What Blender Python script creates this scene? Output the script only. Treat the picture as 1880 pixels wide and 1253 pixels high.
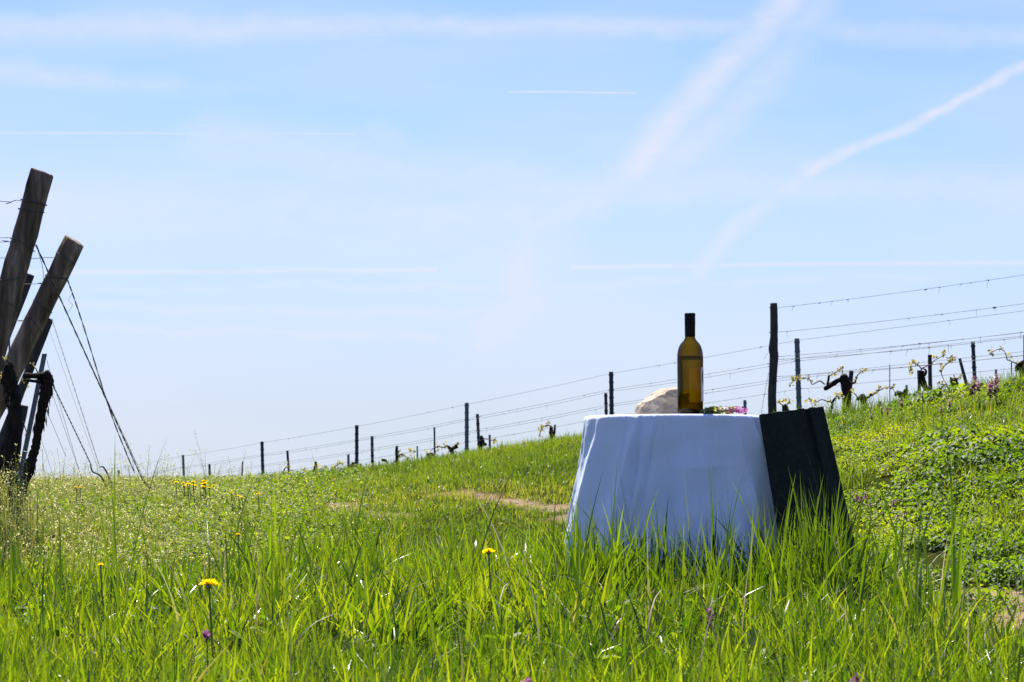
import bpy, math, random
import numpy as np
from mathutils import Vector

for o in list(bpy.data.objects):
    bpy.data.objects.remove(o)
random.seed(7)
rng = np.random.default_rng(11)
scene = bpy.context.scene
COL = scene.collection

# ------------------------------------------------------------------ camera
FPX = 4215.0                                   # focal length in pixels of the 1880 px wide photograph
PITCH = math.atan((884 - 626.5) / FPX)
cam_d = bpy.data.cameras.new('camera')
cam = bpy.data.objects.new('camera', cam_d)
COL.objects.link(cam)
cam.location = (0, 0, 0)
cam.rotation_euler = (math.pi / 2 + PITCH, 0, 0)
cam_d.sensor_width = 22.3
cam_d.lens = 50.0
cam_d.clip_start = 0.05
cam_d.clip_end = 9000
cam_d.dof.use_dof = True
cam_d.dof.focus_distance = 7.1
cam_d.dof.aperture_fstop = 14.0
scene.camera = cam

def P(px, py, Y):
    """world point at depth Y that the photograph shows at (px, py)"""
    a = (px - 940.0) / FPX
    b = (626.5 - py) / FPX
    c, s = math.cos(PITCH), math.sin(PITCH)
    t = Y / (c - b * s)
    return Vector((a * t, Y, t * (s + b * c)))

# ------------------------------------------------------------------ sky, sun, exposure
SUN_EL, SUN_ROT = math.radians(54), math.radians(-11)
world = bpy.data.worlds.new("World")
scene.world = world
world.use_nodes = True
wt = world.node_tree
wt.nodes.clear()

def wn(kind, **kw):
    n = wt.nodes.new(kind)
    for k, v in kw.items():
        setattr(n, k, v)
    return n

def wlink(a, b):
    wt.links.new(a, b)

def wmath(op, a, b=None, clamp=False):
    n = wn('ShaderNodeMath', operation=op, use_clamp=clamp)
    for i, v in enumerate((a, b)):
        if v is None:
            continue
        if isinstance(v, (int, float)):
            n.inputs[i].default_value = v
        else:
            wlink(v, n.inputs[i])
    return n.outputs[0]

def wvec(op, a, b=None, scale=None):
    n = wn('ShaderNodeVectorMath', operation=op)
    for i, v in enumerate((a, b)):
        if v is None:
            continue
        if isinstance(v, (tuple, list)):
            n.inputs[i].default_value = v
        else:
            wlink(v, n.inputs[i])
    if scale is not None:
        if isinstance(scale, (int, float)):
            n.inputs['Scale'].default_value = scale
        else:
            wlink(scale, n.inputs['Scale'])
    return n.outputs['Value'] if op in ('DOT_PRODUCT', 'DISTANCE', 'LENGTH') else n.outputs[0]

sky = wn('ShaderNodeTexSky', sky_type='NISHITA', sun_disc=False, sun_elevation=SUN_EL, sun_rotation=SUN_ROT % (2 * math.pi),
         altitude=200, air_density=1.0, dust_density=0.6, ozone_density=2.2)
tc = wn('ShaderNodeTexCoord')
sep = wn('ShaderNodeSeparateXYZ')
wlink(tc.outputs['Generated'], sep.inputs[0])
ypos = wmath('MAXIMUM', sep.outputs['Y'], 0.05)
uu = wmath('DIVIDE', sep.outputs['X'], ypos)
vv = wmath('DIVIDE', sep.outputs['Z'], ypos)
comb = wn('ShaderNodeCombineXYZ')
wlink(uu, comb.inputs[0]); wlink(vv, comb.inputs[1])
puv = comb.outputs[0]
# slow turbulence that frays the vapour trails
nz = wn('ShaderNodeTexNoise'); nz.inputs['Scale'].default_value = 34; nz.inputs['Detail'].default_value = 5
wlink(puv, nz.inputs['Vector'])
warp = wvec('SCALE', wvec('SUBTRACT', nz.outputs['Color'], (.5, .5, .5)), None, 0.012)
pw = wvec('ADD', puv, warp)
pw2 = wvec('ADD', puv, wvec('SCALE', warp, None, 0.12))

def uvp(px, py):
    w = P(px, py, 1.0)
    return (w.x, w.z, 0)

def trail(pts, width, strength, soft=True, inner=0.0):
    """one vapour trail across the sky: a polyline of directions, its half width and its density"""
    acc = None
    for (a, b) in zip(pts[:-1], pts[1:]):
        A = uvp(*a); B = uvp(*b)
        D = tuple(B[i] - A[i] for i in range(3))
        L2 = sum(x * x for x in D)
        src = pw if soft else pw2
        q = wvec('SUBTRACT', src, A)
        t = wmath('MULTIPLY', wvec('DOT_PRODUCT', q, D), 1.0 / L2, clamp=True)
        n = wn('ShaderNodeVectorMath', operation='SCALE')
        n.inputs[0].default_value = D
        wlink(t, n.inputs['Scale'])
        dist = wvec('DISTANCE', q, n.outputs[0])
        mr = wn('ShaderNodeMapRange', interpolation_type='SMOOTHSTEP')
        mr.inputs['From Min'].default_value = width / FPX
        mr.inputs['From Max'].default_value = inner
        mr.inputs['To Max'].default_value = strength
        wlink(dist, mr.inputs['Value'])
        acc = mr.outputs[0] if acc is None else wmath('MAXIMUM', acc, mr.outputs[0])
    return wmath('MULTIPLY', acc, 1.3)

trails = [
    trail([(-2500, 60), (-200, 52), (700, 52)], 40, .25), trail([(500, 50), (1400, 46)], 30, .24), trail([(1300, 50), (1880, 72), (3900, 120)], 36, .22),
    trail([(-1500, 30), (0, 130), (200, 149)], 36, .26), trail([(170, 146), (320, 159)], 32, .19), trail([(290, 156), (410, 165)], 26, .11), trail([(380, 163), (500, 170)], 20, .05),
    trail([(-3000, 240), (0, 244.5), (652, 247)], 3.4, .34, False),
    trail([(935, 169), (1165, 171.5)], 3.0, .46, False),
    trail([(1640, -260), (1450, 0), (1390, 70), (1300, 150), (1225, 230), (1165, 310)], 54, .42),
    trail([(1500, 20), (1400, 150), (1290, 250), (1200, 320)], 62, .20),
    trail([(1150, 330), (1080, 370), (965, 430), (945, 500), (970, 550), (890, 620)], 62, .28),
    trail([(2900, -330), (1880, 128), (1680, 226), (1480, 312)], 17, .48),
    trail([(1480, 314), (1400, 385), (1330, 440), (1280, 492)], 34, .30),
    trail([(130, 500), (800, 495)], 8, .33, False), trail([(1050, 491), (1500, 485), (4000, 470)], 7, .34, False), trail([(-2600, 505), (150, 500)], 9, .25, False),
    trail([(900, 350), (1200, 345), (1880, 348), (3600, 345)], 60, .24),
    trail([(380, 245), (640, 300), (1000, 345)], 85, .22), trail([(690, 245), (860, 320), (960, 370)], 40, .16),
    trail([(-2000, 400), (200, 390), (800, 400), (1000, 420)], 110, .25),
    trail([(-1500, 560), (130, 560), (900, 576)], 16, .22), trail([(-900, 595), (170, 602), (800, 613)], 14, .22),
    trail([(100, 532), (900, 522), (1800, 508)], 12, .16),
]
total = trails[0]
for t_ in trails[1:]:
    total = wmath('MAXIMUM', total, t_)
nz2 = wn('ShaderNodeTexNoise'); nz2.inputs['Scale'].default_value = 150; nz2.inputs['Detail'].default_value = 7; nz2.inputs['Roughness'].default_value = .62
mp = wn('ShaderNodeMapping'); mp.inputs['Scale'].default_value = (.55, 1, 1)
wlink(puv, mp.inputs[0]); wlink(mp.outputs[0], nz2.inputs['Vector'])
fray = wn('ShaderNodeMapRange'); fray.inputs['From Min'].default_value = .25; fray.inputs['From Max'].default_value = .75
fray.inputs['To Min'].default_value = .62; fray.inputs['To Max'].default_value = 1.25
wlink(nz2.outputs['Fac'], fray.inputs['Value'])
total = wmath('MULTIPLY', total, fray.outputs[0])
# thin cirrus veil everywhere
nz3 = wn('ShaderNodeTexNoise'); nz3.inputs['Scale'].default_value = 9; nz3.inputs['Detail'].default_value = 4
mp3 = wn('ShaderNodeMapping'); mp3.inputs['Scale'].default_value = (.5, 2.2, 1)
wlink(puv, mp3.inputs[0]); wlink(mp3.outputs[0], nz3.inputs['Vector'])
veil = wn('ShaderNodeMapRange'); veil.inputs['From Min'].default_value = .38; veil.inputs['From Max'].default_value = .8
veil.inputs['To Max'].default_value = .42
wlink(nz3.outputs['Fac'], veil.inputs['Value'])
total = wmath('ADD', total, veil.outputs[0])
front = wn('ShaderNodeMapRange'); front.inputs['From Min'].default_value = .08; front.inputs['From Max'].default_value = .35
wlink(sep.outputs['Y'], front.inputs['Value'])
total = wmath('MULTIPLY', total, front.outputs[0], clamp=True)
SKY_TINT = (0.655, 0.79, 1.36, 1)
CLOUD = (6.0, 6.0, 7.4, 1)
HAZE = (4.72, 5.36, 6.1, 1)
tint = wn('ShaderNodeMix', data_type='RGBA', blend_type='MULTIPLY'); tint.inputs['Factor'].default_value = 1.0
wlink(sky.outputs[0], tint.inputs[6]); tint.inputs[7].default_value = SKY_TINT
mixc = wn('ShaderNodeMix', data_type='RGBA')
wlink(total, mixc.inputs['Factor']); mixc.inputs[7].default_value = CLOUD
# pale haze that thickens towards the horizon all round
hz = wn('ShaderNodeMapRange', interpolation_type='SMOOTHSTEP')
hz.inputs['From Min'].default_value = -.03; hz.inputs['From Max'].default_value = .21
hz.inputs['To Min'].default_value = 1.0; hz.inputs['To Max'].default_value = .12
wlink(sep.outputs['Z'], hz.inputs['Value'])
mixh = wn('ShaderNodeMix', data_type='RGBA')
wlink(hz.outputs[0], mixh.inputs['Factor']); wlink(tint.outputs[2], mixh.inputs[6]); mixh.inputs[7].default_value = HAZE
wlink(mixh.outputs[2], mixc.inputs[6])
bg = wn('ShaderNodeBackground'); bg.inputs['Strength'].default_value = 0.0575
wlink(mixc.outputs[2], bg.inputs['Color'])
wo = wn('ShaderNodeOutputWorld'); wlink(bg.outputs[0], wo.inputs['Surface'])

sun_d = bpy.data.lights.new('sun', 'SUN')
sun_d.energy = 5.0
sun_d.angle = math.radians(.5)
sun_d.color = (1.0, .95, .86)
sun = bpy.data.objects.new('sun', sun_d)
COL.objects.link(sun)
sd = Vector((math.sin(SUN_ROT) * math.cos(SUN_EL), math.cos(SUN_ROT) * math.cos(SUN_EL), math.sin(SUN_EL)))
sun.rotation_euler = (-sd).to_track_quat('-Z', 'Y').to_euler()
sun.location = sd * 30

scene.view_settings.view_transform = 'Standard'
scene.view_settings.look = 'None'
scene.view_settings.exposure = 1.285
scene.view_settings.gamma = 1
scene.view_settings.use_curve_mapping = False
scene.render.engine = 'CYCLES'
scene.cycles.max_bounces = 12
scene.cycles.diffuse_bounces = 3
scene.cycles.glossy_bounces = 4
scene.cycles.transmission_bounces = 10
scene.cycles.caustics_reflective = False
scene.cycles.caustics_refractive = False

# ------------------------------------------------------------------ helpers
def noise2(x, y, scale=1.0, seed=0, octaves=1):
    """smooth value noise, 0..1"""
    x = np.asarray(x, float) * scale; y = np.asarray(y, float) * scale
    tot = 0; amp = 1; norm = 0
    for o in range(octaves):
        xi = np.floor(x).astype(np.int64); yi = np.floor(y).astype(np.int64)
        fx = x - xi; fy = y - yi
        fx = fx * fx * (3 - 2 * fx); fy = fy * fy * (3 - 2 * fy)
        def h(i, j):
            n = (i * 374761393 + j * 668265263 + (seed + o) * 974634777) & 0x7fffffff
            n = ((n ^ (n >> 13)) * 1274126177) & 0x7fffffff
            return ((n ^ (n >> 16)) & 0xffff) / 65535.0
        v = (h(xi, yi) * (1 - fx) + h(xi + 1, yi) * fx) * (1 - fy) + (h(xi, yi + 1) * (1 - fx) + h(xi + 1, yi + 1) * fx) * fy
        tot = tot + v * amp; norm += amp; amp *= .5
        x = x * 2 + 13.7; y = y * 2 + 5.1
    return tot / norm

class Geo:
    def __init__(self):
        self.v = []; self.f = []
    def add(self, vs, fs):
        b = len(self.v)
        self.v.extend([tuple(v) for v in vs])
        self.f.extend([tuple(i + b for i in f) for f in fs])
        return self
    def quad(self, a, b, c, d):
        return self.add([a, b, c, d], [(0, 1, 2, 3)])

def catmull(pts, sub):
    pts = [np.array(p, float) for p in pts]
    if len(pts) < 3 or sub <= 1:
        return pts
    out = []
    for i in range(len(pts) - 1):
        p0 = pts[max(i - 1, 0)]; p1 = pts[i]; p2 = pts[i + 1]; p3 = pts[min(i + 2, len(pts) - 1)]
        for k in range(sub):
            t = k / sub
            out.append(.5 * (2 * p1 + (p2 - p0) * t + (2 * p0 - 5 * p1 + 4 * p2 - p3) * t * t + (3 * p1 - p0 - 3 * p2 + p3) * t ** 3))
    out.append(pts[-1])
    return out

def tube(g, pts, radii, sides=8, sub=1, rough=0.0, cap=True, flat=1.0):
    """tapered tube along a polyline; radii per point; rough = relative radius jitter"""
    data = [np.append(np.array(p, float), r) for p, r in zip(pts, radii)]
    data = catmull(data, sub)
    C = [d[:3] for d in data]; R = [max(d[3], 1e-5) for d in data]
    n = len(C)
    T = [C[min(i + 1, n - 1)] - C[max(i - 1, 0)] for i in range(n)]
    ref = np.array([0, 1.0, 0]) if abs(T[0][1]) < .9 * np.linalg.norm(T[0]) else np.array([1.0, 0, 0])
    vs = []; fs = []
    for i in range(n):
        t = T[i] / (np.linalg.norm(T[i]) + 1e-12)
        a = np.cross(t, ref); a /= np.linalg.norm(a) + 1e-12
        b = np.cross(a, t)
        ref = b
        for k in range(sides):
            an = 2 * math.pi * k / sides
            r = R[i] * (1 + rough * (random.random() - .5) * 2)
            vs.append(C[i] + a * math.cos(an) * r + b * math.sin(an) * r * flat)
    for i in range(n - 1):
        for k in range(sides):
            k2 = (k + 1) % sides
            fs.append((i * sides + k, i * sides + k2, (i + 1) * sides + k2, (i + 1) * sides + k))
    if cap:
        fs.append(tuple(reversed(range(sides))))
        fs.append(tuple((n - 1) * sides + k for k in range(sides)))
    g.add(vs, fs)
    return g

def lathe(g, prof, centre, sides=48, close=False):
    vs = []; fs = []
    m = len(prof)
    for (r, z) in prof:
        for k in range(sides):
            an = 2 * math.pi * k / sides
            vs.append((centre[0] + r * math.cos(an), centre[1] + r * math.sin(an), centre[2] + z))
    rng_ = m if close else m - 1
    for i in range(rng_):
        j = (i + 1) % m
        for k in range(sides):
            k2 = (k + 1) % sides
            fs.append((i * sides + k, i * sides + k2, j * sides + k2, j * sides + k))
    g.add(vs, fs)
    return g

def thing(name, label, cat, loc=(0, 0, 0), group=None):
    o = bpy.data.objects.new(name, None)
    o.empty_display_size = .05
    COL.objects.link(o)
    o.location = loc
    o['label'] = label; o['category'] = cat
    if group:
        o['group'] = group
    return o

def root_loc(o):
    v = Vector((0, 0, 0))
    while o is not None:
        v += o.location; o = o.parent
    return v

def build(name, g, mat, parent=None, smooth=True, label=None, cat=None, group=None, kind=None, loc=None):
    """Geo in world coordinates -> ONE mesh object"""
    if parent is not None:
        off = root_loc(parent)
    else:
        off = Vector(loc) if loc is not None else Vector((0, 0, 0))
    me = bpy.data.meshes.new(name)
    me.from_pydata([(v[0] - off.x, v[1] - off.y, v[2] - off.z) for v in g.v], [], g.f)
    me.update()
    if smooth:
        me.polygons.foreach_set('use_smooth', [True] * len(me.polygons))
    me.materials.append(mat)
    o = bpy.data.objects.new(name, me)
    COL.objects.link(o)
    if parent is not None:
        o.parent = parent
    else:
        o.location = off
    for k, v in (('label', label), ('category', cat), ('group', group), ('kind', kind)):
        if v:
            o[k] = v
    return o

def fast_mesh(name, verts, quads, mat, attrs=None, kind=None, label=None, cat=None, parent=None, smooth=True):
    me = bpy.data.meshes.new(name)
    nv = len(verts); nq = len(quads)
    me.vertices.add(nv)
    me.vertices.foreach_set('co', np.ascontiguousarray(verts, dtype=np.float32).ravel())
    me.loops.add(nq * 4)
    me.loops.foreach_set('vertex_index', np.ascontiguousarray(quads, dtype=np.int32).ravel())
    me.polygons.add(nq)
    me.polygons.foreach_set('loop_start', np.arange(nq, dtype=np.int32) * 4)
    if smooth:
        me.polygons.foreach_set('use_smooth', np.ones(nq, dtype=bool))
    me.update(calc_edges=True)
    for k, a in (attrs or {}).items():
        at = me.attributes.new(k, 'FLOAT', 'POINT')
        at.data.foreach_set('value', np.ascontiguousarray(a, dtype=np.float32))
    me.materials.append(mat)
    o = bpy.data.objects.new(name, me)
    COL.objects.link(o)
    if parent is not None:
        o.parent = parent
    for k, v in (('kind', kind), ('label', label), ('category', cat)):
        if v:
            o[k] = v
    return o

# ------------------------------------------------------------------ materials
def mat_new(name):
    m = bpy.data.materials.new(name)
    m.use_nodes = True
    nt = m.node_tree
    bs = nt.nodes['Principled BSDF']
    return m, nt, bs

def ramp(nt, stops):
    r = nt.nodes.new('ShaderNodeValToRGB')
    e = r.color_ramp.elements
    while len(e) > 1:
        e.remove(e[-1])
    e[0].position = stops[0][0]; e[0].color = (*stops[0][1], 1)
    for p, c in stops[1:]:
        x = e.new(p); x.color = (*c, 1)
    return r

def leaf_mat(name, stops, trans=.45, tboost=(1.7, 1.75, .9), rough=.38, spec=.5):
    """blade or leaf: glossy cuticle over a body that lets sunlight through"""
    m, nt, bs = mat_new(name)
    at = nt.nodes.new('ShaderNodeAttribute'); at.attribute_name = 'tint'
    r = ramp(nt, stops)
    nt.links.new(at.outputs['Fac'], r.inputs[0])
    nt.links.new(r.outputs[0], bs.inputs['Base Color'])
    bs.inputs['Roughness'].default_value = rough
    bs.inputs['Specular IOR Level'].default_value = spec
    tr = nt.nodes.new('ShaderNodeBsdfTranslucent')
    mu = nt.nodes.new('ShaderNodeMix'); mu.data_type = 'RGBA'; mu.blend_type = 'MULTIPLY'; mu.inputs['Factor'].default_value = 1
    nt.links.new(r.outputs[0], mu.inputs[6]); mu.inputs[7].default_value = (*tboost, 1)
    nt.links.new(mu.outputs[2], tr.inputs['Color'])
    mx = nt.nodes.new('ShaderNodeMixShader'); mx.inputs[0].default_value = trans
    nt.links.new(bs.outputs[0], mx.inputs[1]); nt.links.new(tr.outputs[0], mx.inputs[2])
    nt.links.new(mx.outputs[0], nt.nodes['Material Output'].inputs['Surface'])
    return m

def rough_mat(name, c1, c2, scale=20, rough=.85, stretch=(1, 1, 1), bump=.3, detail=6, spec=.3, c3=None):
    m, nt, bs = mat_new(name)
    t = nt.nodes.new('ShaderNodeTexCoord'); mp_ = nt.nodes.new('ShaderNodeMapping')
    mp_.inputs['Scale'].default_value = stretch
    n = nt.nodes.new('ShaderNodeTexNoise'); n.inputs['Scale'].default_value = scale; n.inputs['Detail'].default_value = detail
    n.inputs['Roughness'].default_value = .65
    st = [(.3, c1), (.7, c2)] if c3 is None else [(.28, c1), (.5, c2), (.72, c3)]
    r = ramp(nt, st)
    nt.links.new(t.outputs['Object'], mp_.inputs[0]); nt.links.new(mp_.outputs[0], n.inputs['Vector'])
    nt.links.new(n.outputs['Fac'], r.inputs[0]); nt.links.new(r.outputs[0], bs.inputs['Base Color'])
    b = nt.nodes.new('ShaderNodeBump'); b.inputs['Strength'].default_value = bump; b.inputs['Distance'].default_value = .01
    nt.links.new(n.outputs['Fac'], b.inputs['Height']); nt.links.new(b.outputs[0], bs.inputs['Normal'])
    bs.inputs['Roughness'].default_value = rough
    bs.inputs['Specular IOR Level'].default_value = spec
    return m

GRASS = [(0, (.010, .030, .003)), (.3, (.036, .070, .004)), (.65, (.080, .122, .006)), (.92, (.15, .175, .014)), (1, (.21, .17, .09))]
M = {}
M['grass'] = leaf_mat('grass_blade', GRASS, .55, (2.4, 2.35, .55), .30, .45)
M['turf'] = leaf_mat('short_grass', [(0, (.032, .070, .008)), (.5, (.085, .135, .014)), (.85, (.135, .17, .022)), (1, (.21, .18, .10))], .5, (2.3, 2.1, .6), .45, .4)
M['dry'] = leaf_mat('dry_stalk', [(0, (.26, .21, .11)), (1, (.44, .39, .28))], .3, (1.2, 1.1, .8), .6, .2)
M['cover'] = leaf_mat('cover_leaf', [(0, (.022, .058, .008)), (.4, (.070, .125, .012)), (.8, (.16, .20, .017)), (1, (.21, .21, .025))], .5, (2.4, 2.25, .45), .55, .2)
M['weed'] = leaf_mat('weed_stalk', [(0, (.09, .13, .03)), (.5, (.20, .21, .06)), (.8, (.34, .34, .18)), (1, (.54, .52, .42))], .45, (1.6, 1.5, .8), .7, .15)
M['budleaf'] = leaf_mat('young_vine_leaf', [(0, (.25, .26, .08)), (1, (.43, .39, .17))], .45, (1.4, 1.2, .6), .5, .4)
M['netleaf'] = leaf_mat('deadnettle_leaf', [(0, (.05, .08, .02)), (.5, (.13, .10, .06)), (1, (.24, .09, .13))], .4, (1.5, 1.3, 1.1), .5, .4)
M['pink'] = leaf_mat('pink_petal', [(0, (.26, .06, .20)), (1, (.46, .17, .40))], .4, (1.4, 1.1, 1.3), .5, .3)
M['yellow'] = leaf_mat('yellow_petal', [(0, (.70, .48, .004)), (1, (.78, .60, .010))], .5, (1.5, 1.45, .7), .5, .3)
M['sprig'] = leaf_mat('sprig_leaf', [(0, (.06, .10, .02)), (.6, (.14, .17, .03)), (1, (.25, .2, .06))], .4, (1.6, 1.5, .8), .45, .4)
M['wood'] = rough_mat('weathered_wood', (.022, .014, .010), (.15, .105, .072), 20, .9, (1, 1, .09), .8, 9, .08, (.42, .31, .225))
M['darkwood'] = rough_mat('dark_wood', (.02, .016, .015), (.075, .062, .055), 30, .9, (1, 1, .15), .5)
M['palewood'] = rough_mat('pale_wood', (.13, .11, .09), (.26, .23, .19), 30, .9, (1, 1, .15), .4)
M['bark'] = rough_mat('vine_bark', (.008, .006, .005), (.04, .028, .022), 60, .95, (1, 1, .3), .9, 8, .15)
M['cane'] = rough_mat('vine_cane', (.05, .03, .02), (.13, .08, .05), 60, .8, (1, 1, 1), .3)
M['rust'] = rough_mat('rusty_steel', (.08, .065, .055), (.22, .17, .14), 80, .7, (1, 1, 1), .4)
M['tile'] = rough_mat('tile_concrete', (.015, .019, .016), (.028, .034, .029), 70, .9, (1, 1, 1), .1, 8, .08)
M['clod'] = rough_mat('brown_stone', (.10, .06, .04), (.24, .16, .10), 30, .95, (1, 1, 1), .6)
M['stone'] = rough_mat('pale_stone', (.26, .22, .17), (.46, .41, .34), 30, .95, (1, 1, 1), .6)

def metal(name, col, rough, metallic=.8, scale=40):
    m, nt, bs = mat_new(name)
    n = nt.nodes.new('ShaderNodeTexNoise'); n.inputs['Scale'].default_value = scale; n.inputs['Detail'].default_value = 5
    t = nt.nodes.new('ShaderNodeTexCoord'); nt.links.new(t.outputs['Object'], n.inputs['Vector'])
    r = ramp(nt, [(.3, tuple(c * .7 for c in col)), (.7, col)])
    nt.links.new(n.outputs['Fac'], r.inputs[0]); nt.links.new(r.outputs[0], bs.inputs['Base Color'])
    bs.inputs['Metallic'].default_value = metallic; bs.inputs['Roughness'].default_value = rough
    return m
M['zinc'] = metal('galvanised_steel', (.11, .135, .15), .55, .35)
M['darkzinc'] = metal('dark_steel', (.035, .038, .05), .6, .35)
M['wire'] = metal('wire_steel', (.09, .09, .10), .75, .2)
M['greencord'] = metal('green_cord', (.02, .16, .12), .6, 0)

# bottle, capsule, labels
m, nt, bs = mat_new('bottle_glass')
bs.inputs['Base Color'].default_value = (1, 1, 1, 1); bs.inputs['Roughness'].default_value = .01; bs.inputs['Specular IOR Level'].default_value = .04
bs.inputs['Transmission Weight'].default_value = 1; bs.inputs['IOR'].default_value = 1.22
# brown green glass swallows more light where the sight line runs longer through it, at the edges
va = nt.nodes.new('ShaderNodeVolumeAbsorption'); va.inputs['Color'].default_value = (.71, .62, .0, 1); va.inputs['Density'].default_value = 1020
nt.links.new(va.outputs[0], nt.nodes['Material Output'].inputs['Volume'])
M['glass'] = m
m, nt, bs = mat_new('white_wine')
bs.inputs['Base Color'].default_value = (.95, .90, .14, 1); bs.inputs['Specular IOR Level'].default_value = .02; bs.inputs['Roughness'].default_value = .0
bs.inputs['Transmission Weight'].default_value = 1; bs.inputs['IOR'].default_value = 1.30
M['wine'] = m
M['capsule'] = metal('black_capsule', (.010, .008, .008), .5, 0)
M['capsule'].node_tree.nodes['Principled BSDF'].inputs['Specular IOR Level'].default_value = .12
m, nt, bs = mat_new('paper_label'); bs.inputs['Base Color'].default_value = (.80, .79, .80, 1); bs.inputs['Roughness'].default_value = .6
tr = nt.nodes.new('ShaderNodeBsdfTranslucent'); tr.inputs['Color'].default_value = (.8, .78, .74, 1)
mx = nt.nodes.new('ShaderNodeMixShader'); mx.inputs[0].default_value = .4
nt.links.new(bs.outputs[0], mx.inputs[1]); nt.links.new(tr.outputs[0], mx.inputs[2])
nt.links.new(mx.outputs[0], nt.nodes['Material Output'].inputs['Surface'])
M['paper'] = m
M['inkblack'] = metal('black_print', (.02, .022, .02), .6, 0)
M['inkolive'] = metal('olive_print', (.16, .18, .05), .6, 0)
M['inkgrey'] = metal('grey_print', (.35, .35, .38), .6, 0)

# cloth
m, nt, bs = mat_new('white_cotton')
t = nt.nodes.new('ShaderNodeTexCoord')
wv = nt.nodes.new('ShaderNodeTexNoise'); wv.inputs['Scale'].default_value = 900; wv.inputs['Detail'].default_value = 2
nt.links.new(t.outputs['Object'], wv.inputs['Vector'])
n2 = nt.nodes.new('ShaderNodeTexNoise'); n2.inputs['Scale'].default_value = 7; n2.inputs['Detail'].default_value = 5
nt.links.new(t.outputs['Object'], n2.inputs['Vector'])
r = ramp(nt, [(.25, (.71, .80, .93)), (.6, (.76, .83, .95))])
nt.links.new(n2.outputs['Fac'], r.inputs[0]); nt.links.new(r.outputs[0], bs.inputs['Base Color'])
ad = nt.nodes.new('ShaderNodeMath'); ad.operation = 'MULTIPLY_ADD'; ad.inputs[1].default_value = 14.0
nt.links.new(n2.outputs['Fac'], ad.inputs[0]); nt.links.new(wv.outputs['Fac'], ad.inputs[2])
b = nt.nodes.new('ShaderNodeBump'); b.inputs['Strength'].default_value = .35; b.inputs['Distance'].default_value = .0012
nt.links.new(ad.outputs[0], b.inputs['Height']); nt.links.new(b.outputs[0], bs.inputs['Normal'])
bs.inputs['Roughness'].default_value = .85; bs.inputs['Specular IOR Level'].default_value = .15
tr = nt.nodes.new('ShaderNodeBsdfTranslucent'); tr.inputs['Color'].default_value = (.6, .6, .6, 1)
mx = nt.nodes.new('ShaderNodeMixShader'); mx.inputs[0].default_value = .14
nt.links.new(bs.outputs[0], mx.inputs[1]); nt.links.new(tr.outputs[0], mx.inputs[2])
nt.links.new(mx.outputs[0], nt.nodes['Material Output'].inputs['Surface'])
M['cloth'] = m

# rock on the table
m, nt, bs = mat_new('limestone')
t = nt.nodes.new('ShaderNodeTexCoord')
n1 = nt.nodes.new('ShaderNodeTexNoise'); n1.inputs['Scale'].default_value = 14; n1.inputs['Detail'].default_value = 8; n1.inputs['Roughness'].default_value = .7
n2 = nt.nodes.new('ShaderNodeTexNoise'); n2.inputs['Scale'].default_value = 110; n2.inputs['Detail'].default_value = 6
nt.links.new(t.outputs['Object'], n1.inputs['Vector']); nt.links.new(t.outputs['Object'], n2.inputs['Vector'])
r = ramp(nt, [(.28, (.15, .09, .06)), (.40, (.40, .30, .21)), (.60, (.52, .42, .32)), (.74, (.34, .19, .10))])
nt.links.new(n1.outputs['Fac'], r.inputs[0]); nt.links.new(r.outputs[0], bs.inputs['Base Color'])
b = nt.nodes.new('ShaderNodeBump'); b.inputs['Strength'].default_value = .8; b.inputs['Distance'].default_value = .007
nt.links.new(n2.outputs['Fac'], b.inputs['Height']); nt.links.new(b.outputs[0], bs.inputs['Normal'])
bs.inputs['Roughness'].default_value = .95
M['rock'] = m

# soil
m, nt, bs = mat_new('vineyard_soil')
t = nt.nodes.new('ShaderNodeTexCoord')
n1 = nt.nodes.new('ShaderNodeTexNoise'); n1.inputs['Scale'].default_value = 1.6; n1.inputs['Detail'].default_value = 8
n2 = nt.nodes.new('ShaderNodeTexNoise'); n2.inputs['Scale'].default_value = 45; n2.inputs['Detail'].default_value = 8; n2.inputs['Roughness'].default_value = .7
nt.links.new(t.outputs['Object'], n1.inputs['Vector']); nt.links.new(t.outputs['Object'], n2.inputs['Vector'])
r1 = ramp(nt, [(.3, (.16, .10, .055)), (.7, (.36, .28, .19))])
r2 = ramp(nt, [(.3, (.09, .06, .036)), (.55, (.28, .195, .11)), (.8, (.44, .34, .23))])
nt.links.new(n1.outputs['Fac'], r1.inputs[0]); nt.links.new(n2.outputs['Fac'], r2.inputs[0])
mxc = nt.nodes.new('ShaderNodeMix'); mxc.data_type = 'RGBA'; mxc.inputs['Factor'].default_value = .6
nt.links.new(r1.outputs[0], mxc.inputs[6]); nt.links.new(r2.outputs[0], mxc.inputs[7])
# off the wheel tracks: turf green, painted dark for shaded gaps between plants
at = nt.nodes.new('ShaderNodeAttribute'); at.attribute_name = 'bare'
mxg = nt.nodes.new('ShaderNodeMix'); mxg.data_type = 'RGBA'
nt.links.new(at.outputs['Fac'], mxg.inputs['Factor'])
mxg.inputs[6].default_value = (.034, .042, .008, 1)
nt.links.new(mxc.outputs[2], mxg.inputs[7])
nt.links.new(mxg.outputs[2], bs.inputs['Base Color'])
b = nt.nodes.new('ShaderNodeBump'); b.inputs['Strength'].default_value = .8; b.inputs['Distance'].default_value = .02
nt.links.new(n2.outputs['Fac'], b.inputs['Height']); nt.links.new(b.outputs[0], bs.inputs['Normal'])
bs.inputs['Roughness'].default_value = .95; bs.inputs['Specular IOR Level'].default_value = 0
M['soil'] = m

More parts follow.
